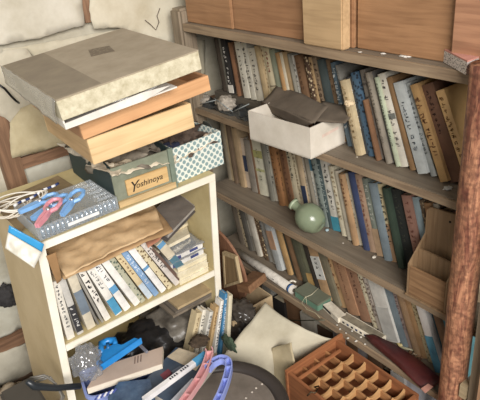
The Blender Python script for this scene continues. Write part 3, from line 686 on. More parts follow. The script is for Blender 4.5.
local(MB().box(.008, L-.008, .008, .30, .001, .008), 'bottom_panel', LW, T)
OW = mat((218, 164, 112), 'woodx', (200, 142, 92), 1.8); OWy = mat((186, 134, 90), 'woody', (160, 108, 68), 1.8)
T, L = qbox('wooden_box', 'orange brown wooden tray box between the pale box and the cloth lid', 'box', at(84, 140, y=1.10), at(211, 90, y=1.09), .33, .042, OW)
for a in ((0, L, 0, .009, 'front_panel', OW), (0, L, .33, .339, 'back_panel', OW), (0, .009, .009, .33, 'end_panel', OWy), (L-.009, L, .009, .33, 'end_panel', OWy)):
    local(MB().box(a[0], a[1], a[2], a[3], 0, .036), a[4], a[5], T, bevel=.001)
local(MB().box(.009, L-.009, .009, .33, .001, .007), 'bottom_panel', OW, T)

# white lining tray and the lid over it
A, B = at(66, 130, y=1.055), at(203, 81, y=1.040)
GB_ = thing('gift_box', 'large flat box with linen covered lid and white base, topmost on the pile', 'box')
T, L = qbox('base', '', '', A+V((0, .0, .0005)), B+V((0, 0, .004)), .36, .02, None)
BM = T.matrix_world.copy(); bpy.data.objects.remove(T)
def gpart(mb, name, m, **k):
    mb.v = [BM @ v for v in mb.v]
    return part(mb, name, m, GB_, **k)
WB = mat((226, 222, 214), 'paper', (204, 198, 188), rough=.5)
gpart(MB().prism([(0, 0, 0), (L*.55, 0, .0), (L*.75, 0, .012), (L*.55, 0, .018), (0, 0, .012)], (0, .003, 0)), 'base_front', WB)
gpart(MB().prism([(0, .003, 0), (0, .36, .018), (0, .36, .028), (0, .003, .028)], (.003, 0, 0)), 'base_end', WB)
gpart(MB().box(.003, L*.80, .003, .33, .001, .004), 'base_floor', WB)
cx_, cy_ = L*.52, .126
gpart(MB().lathe([(.0, .008), (.108, .008), (.120, .013), (.122, .015), (.119, .016), (.106, .011), (.0, .011)], (cx_, cy_+.004, -.001), 48), 'plate', mat((236, 234, 228), 'gloss'), smooth=True)
LC = mat((206, 198, 172), 'cloth', (172, 162, 132), 60)
LT = mat((168, 155, 134), 'cloth', (156, 143, 121), 18)
A, B = at(63, 121, y=1.050), at(202, 69, y=1.035)
ex = (B-A); L = ex.length; ex.normalize(); ey = V((.05, .99, .015)).normalized(); ez = ex.cross(ey).normalized(); ey = ez.cross(ex)
T = None; BM = (Matrix(((ex.x, ey.x, ez.x, A.x), (ex.y, ey.y, ez.y, A.y), (ex.z, ey.z, ez.z, A.z), (0, 0, 0, 1))))
D = .385
gpart(MB().box(0, L, 0, .003, 0, .040), 'lid_front', LC, bevel=.001)
gpart(MB().box(0, L, D-.003, D, 0, .040), 'lid_back', LC, bevel=.001)
gpart(MB().box(0, .003, .003, D-.003, 0, .040), 'lid_end', LC)
gpart(MB().box(L-.003, L, .003, D-.003, 0, .040), 'lid_end', LC)
gpart(MB().box(-.001, L+.001, -.001, D+.001, .040, .0425), 'lid_top', LT, bevel=.001)
pr = MB(); pr.prism([(L*.50, D*.55, .0426), (L*.66, D*.50, .0426), (L*.70, D*.66, .0426), (L*.56, D*.72, .0426)], (0, 0, .0006))
gpart(pr, 'printed_emblem', mat((120, 106, 86), 'pattern', (140, 126, 104), 120))
gpart(MB().prism([(.002, .004, .0426), (L*.30, .004, .0426), (L*.32, D-.004, .0426), (.002, D-.004, .0426)], (0, 0, .0005)), 'printed_band', mat((134, 122, 104), 'cloth', (152, 140, 118), 14))
gpart(MB().patch((-.003, .0, .0445), (-.003, D, .0445), (-.010, D-.01, .004), (-.012, .01, -.006), 14, 8, .003, 25, 2, .0006), 'plastic_wrap', mat((206, 200, 186), 'glass', sc=.35), smooth=True)

# ------------------------------------------------------------------ left end of the unit top
z = UT
tag(MB().prism([at(-8, 205, z=z+.004), at(58, 176, z=z+.004), at(80, 190, z=z+.004), at(20, 232, z=z+.004)], (0, 0, .002)).build('cardboard_sheet', mat((150, 126, 88), 'paper', (120, 98, 66))), 'dull brown cardboard sheet under the clear organiser box', 'cardboard')
C = V((.268, 1.196, z+.0075))
T = thing('organiser_box', 'clear plastic box with ribbed front holding the clothes pegs', 'box', M=TR(C, math.radians(1)))
GL = mat((224, 232, 238), 'glass', sc=.22)
for b in ((0, .205, 0, .003), (0, .205, .15, .153), (0, .003, .003, .15), (.202, .205, .003, .15)):
    local(MB().box(b[0], b[1], b[2], b[3], 0, .034), 'side', GL, T)
local(MB().box(.003, .202, .003, .15, 0, .002), 'bottom', GL, T)
for k in range(16):
    o = local(MB().tube([(.012+k*.0122, -.001, .004), (.012+k*.0122, -.001, .030)], .0045, 8), 'rib', mat((186, 204, 218), 'glass', sc=.5), T, smooth=True)
for k in range(5):
    local(MB().box(.165-.0*k, .2, .02+k*.025, .026+k*.025, .030, .036), 'divider', GL, T)
local(MB().box(.07, .15, -.0075, -.006, .012, .020), 'label_strip', mat((226, 228, 228), 'paper'), T)

def peg(label, P0, P1, c, up=.0):
    """large clothes peg: two jaws at P1 and a looped grip at P0"""
    d = P1-P0; L = d.length; X = d.normalized(); Y = V((0, 0, 1)).cross(X).normalized(); Z = X.cross(Y)
    T = thing('clothes_peg', label, 'clothes peg', group='large clothes pegs in the clear box', M=Matrix(((X.x, Y.x, Z.x, P0.x), (X.y, Y.y, Z.y, P0.y), (X.z, Y.z, Z.z, P0.z), (0, 0, 0, 1))))
    m = mat(c, 'plastic')
    for s in (-1, 1):
        mb = MB(); pts = [V((L*.46, s*.003, 0)), V((L*.34, s*.014, 0)), V((L*.16, s*.016, .001)), V((0, s*.010, .001)), V((-.004, 0, .001))]
        mb.tube(pts, [.0056, .0054, .005, .005, .0046], 6)
        mb.prism([(L*.42, s*.001, -.005), (L, s*.0006, -.005), (L, s*.005, -.005), (L*.7, s*.009, -.005), (L*.45, s*.007, -.005)], (0, 0, .010))
        local(mb, 'arm', m, T, smooth=False)
    local(MB().lathe([(.0045, -.009), (.0055, -.008), (.0055, .008), (.0045, .009)], (L*.44, 0, 0), 12), 'spring', mat((200, 200, 204), 'metal'), T, smooth=True)
zz = UT+.058
LB = (128, 176, 226); PK = (226, 152, 164)
peg('light blue clothes peg lying farthest left, pointing left', at(56, 195, z=zz), at(19, 212, z=zz), LB)
peg('light blue clothes peg just behind the pink peg', at(66, 196, z=zz+.006), at(32, 219, z=zz), LB)
peg('pink clothes peg between the blue ones', at(57, 200, z=zz+.02), at(37, 226, z=zz+.012), PK)
peg('light blue clothes peg right of the pink peg', at(80, 191, z=zz+.016), at(62, 215, z=zz), LB)
# coiled cords
for k, (cx, cy, r, c, lb) in enumerate((((10), 212, .050, (216, 206, 188), 'loose white cord coil hanging over the left end of the unit'), (22, 204, .060, (226, 220, 208), 'white cord loops behind the blue pegs'))):
    T = thing('cord', lb, 'cord', at(cx, cy, z=UT+.03), 'white cords on the unit'); base = at(cx, cy, z=UT+.034+.012*k)
    for j in range(4):
        pts = []
        for i in range(28):
            a = 2*PI*i/28
            pts.append(base+V((math.cos(a)*r*(1+.12*j)*(.75)+.006*math.sin(3*a+j), math.sin(a)*r*(.9+.1*j)*.7, .004*j+.006*math.sin(2*a+j))))
        part(MB().tube(pts, .0018, 6, True), 'loop', mat(c, 'plastic', rough=.6), T, smooth=True)
T = thing('rope', 'navy and white striped cord lying behind the pegs', 'cord', at(30, 198, z=UT+.05))
a_, b_ = at(14, 206, z=UT+.05), at(58, 183, z=UT+.055)
for k in range(12):
    p0 = a_.lerp(b_, k/12)+V((0, .004*math.sin(k), 0)); p1 = a_.lerp(b_, (k+1)/12)+V((0, .004*math.sin(k+1), 0))
    part(MB().tube([p0, p1], .0034, 8), 'stripe', mat((40, 56, 104) if k % 2 else (226, 226, 226), 'plastic', rough=.7), T, smooth=True)
# packet hanging at the corner
T = thing('packet', 'clear packet with bright blue header hanging from the corner of the unit', 'packet', at(28, 240, y=1.17))
part(MB().patch(at(9, 225, y=1.20), at(44, 244, y=1.17), at(42, 252, y=1.17), at(8, 232, y=1.20), 10, 4, .001, 30, 1, .001), 'header', mat((60, 150, 202), 'gloss'), T, smooth=True)
part(MB().patch(at(8, 232.2, y=1.20), at(42, 252.2, y=1.17), at(34, 268, y=1.16), at(5, 248, y=1.19), 14, 10, .004, 30, 2, .001), 'film', mat((206, 202, 190), 'plastic', (186, 180, 160)), T, smooth=True)
# ------------------------------------------------------------------ things on the bookcase shelves
# white carton overhanging the top shelf
WC = mat((222, 214, 200), 'paper', (200, 190, 172), 8, rough=.6)
a = math.atan2(.243, -.017)   # long side direction
Q = [V((.936, 1.252, S1+.001)), V((.950, 1.012, S1+.001)), V((1.105, 1.022, S1+.001)), V((1.092, 1.262, S1+.001))]
T = thing('carton', 'long white open cardboard carton on the top shelf, holding grey fabric', 'box', Q[1])
nmz = ('long_side', 'end_panel', 'long_side', 'end_panel'); hh = .088
for k in range(4):
    p, q = Q[k], Q[(k+1) % 4]; nrm = V((0, 0, 1)).cross(q-p).normalized()*-.0025
    part(MB().prism([p, q, q+V((0, 0, hh)), p+V((0, 0, hh))], nrm*-1), nmz[k], WC, T)
part(MB().prism([p+V((0, 0, .001)) for p in Q], (0, 0, .002)), 'bottom_panel', WC, T)
part(MB().prism([Q[1].lerp(Q[2], .30)+V((0, -.0006, .046)), Q[1].lerp(Q[2], .72)+V((0, -.0006, .050)), Q[1].lerp(Q[2], .72)+V((0, -.0006, .058)), Q[1].lerp(Q[2], .30)+V((0, -.0006, .054))], (0, .0005, 0)), 'faded_stamp', mat((226, 198, 182), 'paper'), T)
GF = mat((104, 92, 78), 'cloth', (88, 78, 66))
def g(px, py, z): return at(px, py, z=z)
T = thing('grey_fabric', 'stiff grey brown folded fabric lying across the white carton', 'fabric', g(300, 105, -.53))
part(MB().patch(g(262, 100, -.525), g(314, 122, -.525), g(328, 106, -.495), g(279, 84, -.500), 18, 10, .006, 10, 1, .003), 'fold', GF, T, smooth=True)
part(MB().patch(g(262, 100, -.525), g(314, 122, -.525), g(300, 128, -.56), g(262, 106, -.56), 12, 6, .002, 10, 2, .003), 'fold', GF, T, smooth=True)
part(MB().patch(g(312, 120, -.525), g(345, 123, -.520), g(357, 107, -.50), g(322, 101, -.50), 12, 8, .003, 10, 3, .003), 'fold', GF, T, smooth=True)
mb = MB(); mb.blob(at(349, 103, x=1.04), (.010, .012, .006), .5, 2, 3)
tag(mb.build('shell_scrap', mat((222, 196, 156), 'paper'), smooth=True), 'small cream scrap on the right tip of the grey fabric', 'scrap')
# crinkled glassy wrap with white lumps at the left end
for k, (cx, cy, r) in enumerate(((203, 100, .028), (226, 103, .034))):
    crumple('mineral_lump', ('white crystalline lump at the far left of the top shelf front', 'white crystalline lump in dark wrap beside the white carton')[k], 'stone', at(cx, cy, x=1.045), (r*.8, r, r*.7), mat((176, 166, 152), 'paper', (110, 102, 92), 60), .35, 2.2, 20+k, group='crystalline lumps on the top shelf')
mb = MB()
tag(MB().patch(at(196, 104, x=1.02), at(250, 122, x=1.02), at(250, 108, x=1.075), at(196, 94, x=1.075), 26, 10, .014, 40, 4, .001).build('plastic_wrap', mat((56, 58, 58), 'gloss'), smooth=True), 'dark crinkled plastic wrap at the left front of the top shelf', 'wrap')
for k, (p0, p1) in enumerate((((197, 105), (216, 100)), ((214, 98), (233, 112)), ((230, 113), (249, 104)))):
    tag(MB().tube([at(*p0, x=1.02), at(*p1, x=1.02)], .0016, 6).build('glass_rod', mat((150, 156, 156), 'gloss'), smooth=True), ('thin glass rod left of both lumps', 'thin glass rod across the lower lump', 'thin glass rod touching the white carton')[k], 'rod', 'glass rods on the top shelf')

# celadon vase lying on the second shelf
c = at(310, 213, x=1.045); R = .045; c.z = S2+R
ax = V((-.12, .92, .42)).normalized(); Mq = ax.to_track_quat('Z', 'Y').to_matrix().to_4x4()
prof = [(r_*1.06, z_*1.06) for r_, z_ in [(0.0, -.040), (.014, -.0405), (.018, -.043), (.030, -.034), (.040, -.016), (.0435, .002), (.040, .020), (.031, .034), (.020, .042), (.014, .048), (.0135, .060), (.017, .068), (.019, .071), (.014, .071), (.011, .066), (.010, .050), (0, .048)]]
T = thing('vase', 'round pale green ceramic bottle vase lying on the second shelf', 'vase', c)
part(MB().lathe(prof, c, 40, Mq), 'body', mat((128, 138, 112), 'ceramic', (114, 124, 100), 10, rough=.22), T, smooth=True)
ring = [c+ax*.070+Mq.to_3x3() @ V((.0165*math.cos(2*PI*k/20), .0165*math.sin(2*PI*k/20), 0)) for k in range(20)]
part(MB().tube(ring, .003, 8, True), 'rim', mat((176, 186, 158), 'ceramic', rough=.25), T, smooth=True)
# debris on the shelves
def bit(name, label, px, py, z, c, r, cat='scrap', seed=0, grp=None):
    p = at(px, py, z=z+r[2]); crumple(name, label, cat, p, r, mat(c, 'paper'), .5, 2, seed, group=grp)
bit('paper_scrap', 'light blue paper scrap beside the green vase', 327, 230, S2, (170, 200, 212), (.005, .005, .003), seed=1)
bit('paper_scrap', 'white pebble scrap on the second shelf below the pink tan book', 374, 257, S2, (222, 214, 200), (.006, .004, .003), seed=2)
bit('paper_scrap', 'tiny white crumb in front of the vase, second shelf', 343, 243, S2, (200, 190, 176), (.0025, .0025, .001), seed=3)
bit('paper_scrap', 'white scrap at the foot of the floral blue book', 373, 152, S1, (226, 222, 214), (.005, .006, .004), seed=4)
bit('paper_scrap', 'white torn scrap on the top shelf near the log', 448, 188, S1, (210, 210, 204), (.010, .007, .0015), seed=5)
bit('paper_scrap', 'tiny pale crumb on the top shelf right of the white carton', 357, 157, S1, (190, 180, 160), (.0025, .0025, .001), seed=6)
bit('paper_scrap', 'white feather scrap on the cupboard plank, right of centre', 405, 56, SP, (226, 222, 214), (.008, .013, .001), seed=7)
bit('paper_scrap', 'small white flake on the cupboard plank', 383, 53.5, SP, (216, 212, 204), (.004, .006, .001), seed=8)
bit('paper_scrap', 'small pale flake below the pine board on the plank', 360, 52, SP, (206, 200, 190), (.004, .004, .001), seed=9)
# letter rack
RW = mat((160, 128, 92), 'woodz', (128, 98, 66)); RF = mat((166, 126, 86), 'woody', (114, 78, 50), 2)
y0, y1, xf, xb = .607, .722, .992, 1.060; z0 = S2+.001
T = thing('letter_rack', 'brown wooden letter rack with two pockets, right end of the second shelf', 'letter rack', (xf, (y0+y1)/2, z0))
part(MB().prism([(xb-.006, y0, z0), (xb-.006, y1, z0), (xb-.006, y1, z0+.222), (xb-.006, y1-.012, z0+.234), (xb-.006, y0+.012, z0+.242), (xb-.006, y0, z0+.234)], (.006, 0, 0)), 'back_board', RW, T, bevel=.001)
for yy_ in (y0, y1-.006):
    part(MB().prism([(xf, yy_, z0+.004), (xb-.0062, yy_, z0+.004), (xb-.0062, yy_, z0+.158), (xf, yy_, z0+.095)], (0, .006, 0)), 'side_board', RW, T, bevel=.0008)
part(MB().box(xf+.0005, xf+.0065, y0+.0062, y1-.0062, z0+.005, z0+.090), 'front_board', RF, T, bevel=.001)
part(MB().box(xf+.032, xf+.038, y0+.0062, y1-.0062, z0+.005, z0+.128), 'middle_board', RW, T, bevel=.001)
part(MB().box(xf-.002, xb, y0-.002, y1+.002, z0-.0005, z0+.004), 'base_board', RW, T)
part(MB().lathe([(.0, -.0005), (.003, -.0005), (.003, .0004), (0, .0004)], (xb-.0066, .655, z0+.215), 12, Matrix.Rotation(PI/2, 4, 'Y')), 'nail_hole', mat((30, 20, 14)), T)

# things on the third shelf
A, B = at(238, 253, x=1.012), at(294, 296, x=1.002)
A.z = B.z = S3+.0165
T = thing('rolled_poster', 'rolled white printed poster tube lying along the front of the third shelf', 'roll', (A+B)/2)
part(MB().tube([A, B], .0155, 20), 'roll', mat((216, 210, 198), 'paper', (184, 178, 168), 60), T, smooth=True)
d_ = (B-A).normalized()
part(MB().tube([B-d_*.020, B-d_*.010], .0160, 20), 'blue_band', mat((48, 96, 160), 'paper'), T, smooth=True)
part(MB().tube([B, B+d_*.001], .0065, 14), 'hollow_end', mat((110, 100, 88), 'paper'), T, smooth=True)
for k in range(9):
    p = A.lerp(B, .15+.08*k)
    part(MB().box(-.0002, .0004, -.006, .004, -.0014, .0014, Matrix.Translation(p+V((-.0152, 0, .0035 if k % 2 else -.001)))), 'print_mark', mat((60, 60, 62), 'paper'), T)
mb = MB(); sp = at(293, 284, z=S3+.01)
mb.tube([sp+V((.012*math.cos(a*.5)*1.2, .018*math.sin(a*.5), .002*math.sin(a))) for a in range(11)], [.003+.0012*math.sin(a) for a in range(11)], 8)
tag(mb.build('shell', mat((214, 206, 188), 'gloss'), smooth=True), 'small pale curled shell between the poster tube and the green box', 'shell')
T = thing('tin_box', 'sea green box tied with thin string on the third shelf', 'box', M=TR(V((.994, 1.052, S3+.001)), 0))
GB = mat((112, 146, 124), 'plaster', (96, 130, 110), rough=.5); GBt = mat((112, 116, 98), 'plaster', (96, 100, 84), rough=.7)
local(MB().box(0, .060, 0, .108, 0, .022), 'body', GB, T, bevel=.0015)
local(MB().box(-.001, .061, -.001, .109, .0225, .030), 'lid', GBt, T, bevel=.001)
local(MB().tube([(-.002, .05, .0), (-.002, .052, .0305), (.02, .048, .0315), (.062, .058, .0315), (.063, .060, .02)], .0011, 6), 'string', mat((206, 198, 170), 'cloth'), T, smooth=True)
local(MB().tube([(-.002, .052, .034), (-.016, .058, .012), (-.02, .03, .003), (-.012, .0, .003), (-.02, -.03, .003)], .0009, 6), 'string', mat((190, 182, 150), 'cloth'), T, smooth=True)
# long white boxes / slabs
def slab(name, label, cat, P0, P1, wd, th, m, me=None, bev=.0008, lift=0):
    """a flat bar from P0 to P1 (near lower edge), wd away from the viewer"""
    d = (P1-P0); L = d.length; X = d.normalized(); Y = V((0, 0, 1)).cross(X).normalized()
    if Y.x < 0: Y = -Y
    Z = V((0, 0, 1)); T = thing(name, label, cat, (P0+P1)/2)
    part(MB().prism([P0, P1, P1+Y*wd, P0+Y*wd], (0, 0, th)), 'body', m, T, bevel=bev); return T, X, Y, L
P0, P1 = at(339, 322, z=S3+.001), at(379, 346, z=S3+.001)
T, X, Y, L = slab('narrow_carton', 'long flat white edged carton on the third shelf, right of the green box', 'box', P0, P1, .036, .018, mat((232, 224, 204), 'paper', (206, 196, 174)))
part(MB().prism([P0+V((0, 0, .0182))+Y*.004+X*.004, P1+V((0, 0, .0182))+Y*.004-X*.004, P1+V((0, 0, .0182))+Y*.032-X*.004, P0+V((0, 0, .0182))+Y*.032+X*.004], (0, 0, .0006)), 'top_label', mat((142, 132, 110), 'paper', (100, 92, 76), 40), T)
for k in range(6): part(MB().box(-.001, -.0001, -.004, .004, .006, .012, Matrix.Translation(P0.lerp(P1, .12+.11*k))), 'print_mark', mat((40, 60, 110) if k % 2 else (40, 40, 44), 'paper'), T)
P0, P1 = at(323, 309, z=S3+.001), at(339, 324, z=S3+.001)
T, X, Y, L = slab('narrow_carton', 'worn white printed carton end touching the green box', 'box', P0, P1+V((0, .004, 0)), .032, .019, mat((226, 218, 198), 'paper', (190, 180, 158), 40))
part(MB().prism([P0+V((-.0006, 0, .008)), P0.lerp(P1, .5)+V((-.0006, 0, .006)), P0.lerp(P1, .5)+V((-.0006, 0, .014)), P0+V((-.0006, 0, .016))], (.0005, 0, 0)), 'black_mark', mat((30, 30, 34), 'paper'), T)
for k, (px, py) in enumerate(((340, 329), (346, 333), (352, 331), (348, 338), (356, 341), (361, 337), (337, 325), (365, 344))):
    bit('shell_chip', ('white shell chip on the third shelf edge by the long carton, %s') % ('near the carton end', 'beside its printed side', 'close to its middle', 'lowest in the group', 'right of lowest', 'at upper right', 'leftmost', 'rightmost')[k], px, py, S3, (220, 216, 206), (.003+.0012*math.sin(k*5), .0026, .0012), 'shell chip', 30+k, 'white chips on the third shelf')
# maroon case
P = [at(365, 338, z=S3+.004), at(372, 345, z=S3+.004), at(398, 367, z=S3+.004), at(425, 393, z=S3+.004), at(441, 382, z=S3+.004), at(425, 368, z=S3+.004), at(398, 350, z=S3+.004), at(372, 337, z=S3+.004)]
T = thing('maroon_case', 'long tapering maroon leather case lying on the third shelf', 'case', P[2])
cen = sum(P, V())/8
mb = MB(); n = 8
vs = []
for s, zz_ in ((1, 0), (1.02, .006), (.98, .015), (.80, .021)):
    vs += [cen+(p-cen)*s+V((0, 0, zz_)) for p in P]
mb.add(vs, [tuple(range(7, -1, -1)), tuple(range(24, 32))]+[(r*8+k, r*8+(k+1) % 8, (r+1)*8+(k+1) % 8, (r+1)*8+k) for r in range(3) for k in range(8)])
part(mb, 'body', mat((82, 36, 34), 'plastic', (60, 26, 28), rough=.38), T, bevel=.0015, smooth=True)
part(MB().prism([at(421, 389, z=S3+.024), at(425, 393.5, z=S3+.024), at(433, 387, z=S3+.024), at(428, 384, z=S3+.024)], (0, 0, .002)), 'worn_end', mat((190, 128, 110), 'paper'), T)
# cream ornament and debris heap
p = at(402, 344, z=S3+.008)
T = thing('ornament', 'small cream yellow carved ornament on the third shelf below the mauve book', 'ornament', p)
OM = mat((208, 192, 140), 'gloss', (180, 160, 106))
part(MB().tube([at(397, 334, z=S3+.03), at(397, 341, z=S3+.012), at(400, 346, z=S3+.008), at(406, 343, z=S3+.010), at(412, 340, z=S3+.010)], [.002, .005, .0065, .005, .003], 10), 'body', OM, T, smooth=True)
part(MB().tube([at(399, 347, z=S3+.006), at(408, 349, z=S3+.006), at(418, 351, z=S3+.006)], [.004, .004, .002], 8), 'arm', mat((176, 170, 140), 'gloss'), T, smooth=True)
for k in range(16):
    a = random.uniform(0, 2*PI); r = random.uniform(0, 1)
    px, py = 417+10*r*math.cos(a), 356+6*r*math.sin(a)
    bit('nut_shell', 'small brown or cream crumb in the heap right of the cream ornament', px, py, S3, ((126, 90, 60), (200, 180, 150), (96, 64, 42), (150, 110, 76))[k % 4], (.005, .005, .004), 'crumb', 50+k, 'crumb heap on the third shelf')
bit('paper_scrap', 'teal green glass scrap at the lower side of the crumb heap', 421, 364, S3, (120, 170, 160), (.005, .006, .002), seed=71)

# small pink box on the plank
A_, B_, C_ = at(443, 62, z=SP+.001), at(466, 75, z=SP+.001), at(489, 66, z=SP+.001)
D_ = A_+(C_-B_)
T = thing('small_box', 'small pink topped box with speckled sides on the cupboard plank', 'box', B_)
part(MB().prism([A_, B_, C_, D_], (0, 0, .024)), 'side_walls', mat((214, 204, 198), 'pattern', (84, 76, 76), 300), T)
up = V((0, 0, .0241))
part(MB().prism([A_+up, B_+up, C_+up, D_+up], (0, 0, .003)), 'lid', mat((206, 140, 124), 'paper', (180, 112, 98)), T)
part(MB().prism([B_.lerp(C_, .35)+up*1.15+(A_-B_)*.2, B_.lerp(C_, .95)+up*1.15+(A_-B_)*.05, C_+up*1.15+(A_-B_)*.9, B_.lerp(C_, .5)+up*1.15+(A_-B_)*.6], (0, 0, .001)), 'green_print', mat((120, 168, 148), 'paper'), T)
# ------------------------------------------------------------------ heap between the two shelves and in front
CB = mat((186, 156, 116), 'paper', (160, 128, 90), 8)
def carton(name, label, x0, x1, y0, y1, z1, c=CB, open_=False):
    T = thing(name, label, 'box', ((x0+x1)/2, (y0+y1)/2, FLOOR))
    h = z1-FLOOR
    part(MB().box(x0, x1, y0, y0+.004, FLOOR, z1), 'side_panel', c, T); part(MB().box(x0, x1, y1-.004, y1, FLOOR, z1), 'side_panel', c, T)
    part(MB().box(x0, x0+.004, y0+.004, y1-.004, FLOOR, z1), 'side_panel', c, T); part(MB().box(x1-.004, x1, y0+.004, y1-.004, FLOOR, z1), 'side_panel', c, T)
    if not open_: part(MB().box(x0, x1, y0, y1, z1+.0002, z1+.004), 'top_flap', c, T)
    return T
carton('cardboard_box', 'tan cardboard box standing between the shelf unit and the bookcase', .775, .945, 1.22, 1.55, -1.175, mat((200, 172, 130), 'paper', (176, 146, 104), 8), True)
carton('cardboard_box', 'cardboard box under the wooden lattice tray', .76, .93, .66, .93, -1.302)
carton('cardboard_box', 'low cardboard box under the blue bin', .24, .46, 1.075, 1.185, -1.335)
# round wooden disc and small frames
c = at(225, 262, x=.90)
T = thing('wooden_disc', 'round reddish wooden board standing behind the white shelf unit', 'board', (.90, c.y, c.z))
Mq = Matrix.Rotation(PI/2-.06, 4, 'Y')
part(MB().lathe([(0, -.005), (.148, -.005), (.150, -.004), (.150, .004), (.148, .005), (0, .005)], (at(217, 272, x=.885)+V((0, -.03, .055))), 48, Mq), 'board', mat((150, 104, 76), 'woodz', (116, 76, 54)), T)
def frame(name, label, pts, th, m, mi):
    """thin framed panel with four picked corners"""
    T = thing(name, label, 'panel', pts[0]); cc = sum(pts, V())/4
    n = (pts[1]-pts[0]).cross(pts[3]-pts[0]).normalized()*th
    inn = [p.lerp(cc, .18) for p in pts]
    for k in range(4):
        part(MB().prism([pts[k], pts[(k+1) % 4], inn[(k+1) % 4], inn[k]], n), 'frame_bar', m, T)
    part(MB().prism([p+n*.3 for p in inn], n*.3), 'panel', mi, T)
    return T
frame('framed_panel', 'small cream wooden frame leaning behind the white shelf unit', [at(222, 252, x=.845), at(235, 257, x=.845), at(240, 283, x=.845), at(224, 288, x=.845)], .012, mat((196, 172, 130), 'woodz'), mat((150, 122, 84), 'woodz'))
T = thing('wooden_tray', 'small brown wooden box on the tan cardboard box', 'box', at(245, 290, x=.90))
part(MB().prism([at(236, 284, x=.86), at(248, 287, x=.86), at(250, 294, x=.86), at(238, 292, x=.86)], (.09, .02, 0)), 'body', mat((150, 108, 74), 'woody', (112, 76, 50)), T, bevel=.001)
crumple('plastic_bag', 'dark glossy bundled plastic bag beside the parchment sheet', 'bag', at(242, 311, y=1.20), (.038, .05, .030), mat((74, 68, 62), 'plastic', (48, 44, 40), rough=.25), .35, 2.2, 31)
crumple('plastic_bag', 'dark brown bag mass low behind the parchment sheet', 'bag', at(240, 332, y=1.22), (.05, .07, .045), mat((62, 54, 48), 'plastic', (40, 34, 30), rough=.4), .4, 2.2, 32)
crumple('cloth_bundle', 'dull green cloth between the standing books and the parchment', 'cloth', at(229, 343, y=1.10), (.008, .03, .022), mat((70, 86, 66), 'cloth', (46, 60, 46)), .4, 2, 33)
# parchment
PT, PR, PL, PB = at(265, 303, y=1.16), at(337, 340, x=.955), at(221, 358, y=1.10), at(300, 418, x=.86)
PM = mat((192, 184, 162), 'plaster', (166, 156, 132), 7, rough=.8)
def curl(u, w): return V((0, 0, .0)) + V((-.04, -.03, .012))*math.sin(PI*u)*(.6)
T = thing('parchment_sheet', 'large stiff cream parchment sheet standing curled behind the round seat', 'paper', PT)
part(MB().patch(PT, PR, PB, PL, 30, 30, .008, 9, 3, .002, curl), 'sheet', PM, T, smooth=True)
q = [at(272, 348, x=.80), at(292, 342, x=.815), at(300, 405, x=.78), at(266, 408, x=.76)]
part(MB().patch(*q, 14, 14, .004, 16, 5, .002), 'torn_layer', mat((196, 182, 150), 'plaster', (168, 152, 118), 7), T, smooth=True)
tag(MB().tube([at(283, 320, x=.93), at(300, 320.5, x=.95), at(325, 320, x=.975)], .0018, 6).build('thin_rod', mat((96, 96, 80), 'metal'), smooth=True), 'thin greenish metal rod lying across above the parchment', 'rod')
tag(MB().patch(at(291, 326, x=.955), at(313, 336, x=.955), at(310, 339, x=.94), at(290, 330, x=.94), 10, 4, .003, 30, 2, .003).build('pink_cloth', mat((188, 112, 124), 'cloth'), smooth=True), 'pink cloth strip behind the upper edge of the parchment', 'cloth')
# round seat
c = V((.505, .895, -1.12)); R = .172
T = thing('round_stool', 'round stool with dusty dark grey seat and raised black rim', 'stool', (c.x, c.y, FLOOR))
part(MB().lathe([(0, -.03), (R-.01, -.03), (R-.012, -.006), (0, -.006)], c, 64), 'seat', mat((122, 112, 102), 'plaster', (98, 90, 80), 14, rough=.7), T, smooth=False)
part(MB().lathe([(R-.014, -.034), (R-.002, -.034), (R+.004, -.020), (R, .004), (R-.008, .008), (R-.030, .003), (R-.034, -.006), (R-.014, -.034)], c, 64, None, False), 'rim', mat((58, 52, 48), 'plastic', rough=.45), T, smooth=True)
for k in range(4):
    a = PI/4+k*PI/2
    part(MB().tube([c+V((.11*math.cos(a), .11*math.sin(a), -.032)), V((c.x+.14*math.cos(a), c.y+.14*math.sin(a), FLOOR))], .011, 10), 'leg', mat((60, 56, 54), 'metal'), T, smooth=True)
for k, (px, py) in enumerate(((252, 392), (262, 384), (246, 398), (256, 388))):
    bit('crumb', 'tiny pale crumb on the dusty grey stool seat', px, py, -1.126, (200, 190, 176), (.0025, .0025, .001), 'crumb', 80+k, 'crumbs on the stool seat')

# lattice tray
zt = -1.19; hb = .11
TA, TB, TC = V((.757, .934, zt)), V((.960, .934, zt)), V((.960, .640, zt))
T = thing('lattice_tray', 'orange brown wooden tray with wavy divider grid, lower right foreground', 'tray', (.86, .79, zt-hb))
OT = mat((168, 104, 62), 'woodx', (132, 74, 40), 2); OTy = mat((160, 98, 58), 'woody', (124, 70, 38), 2); LTt = mat((206, 156, 100), 'woodx', (176, 124, 72), 2)
x0, x1, y0, y1 = .757, .960, .640, .934
for b, nm, m in (((x0, x0+.010, y0, y1, zt-hb, zt), 'side_wall', OTy), ((x1-.010, x1, y0, y1, zt-hb, zt), 'side_wall', OTy),
                 ((x0-.004, x1+.034, y1-.001, y1+.009, zt-hb, zt+.006), 'end_wall', OT), ((x0+.01, x1-.01, y0, y0+.010, zt-hb, zt), 'end_wall', OT)):
    part(MB().box(*b), nm, m, T, bevel=.0015)
part(MB().box(x0+.01, x1-.01, y0+.01, y1-.001, zt-hb, zt-hb+.006), 'floor_board', OT, T)
part(MB().box(x0+.011, x1-.02, y1-.034, y1-.026, zt-.016, zt-.008), 'inner_rail', OT, T, bevel=.001)
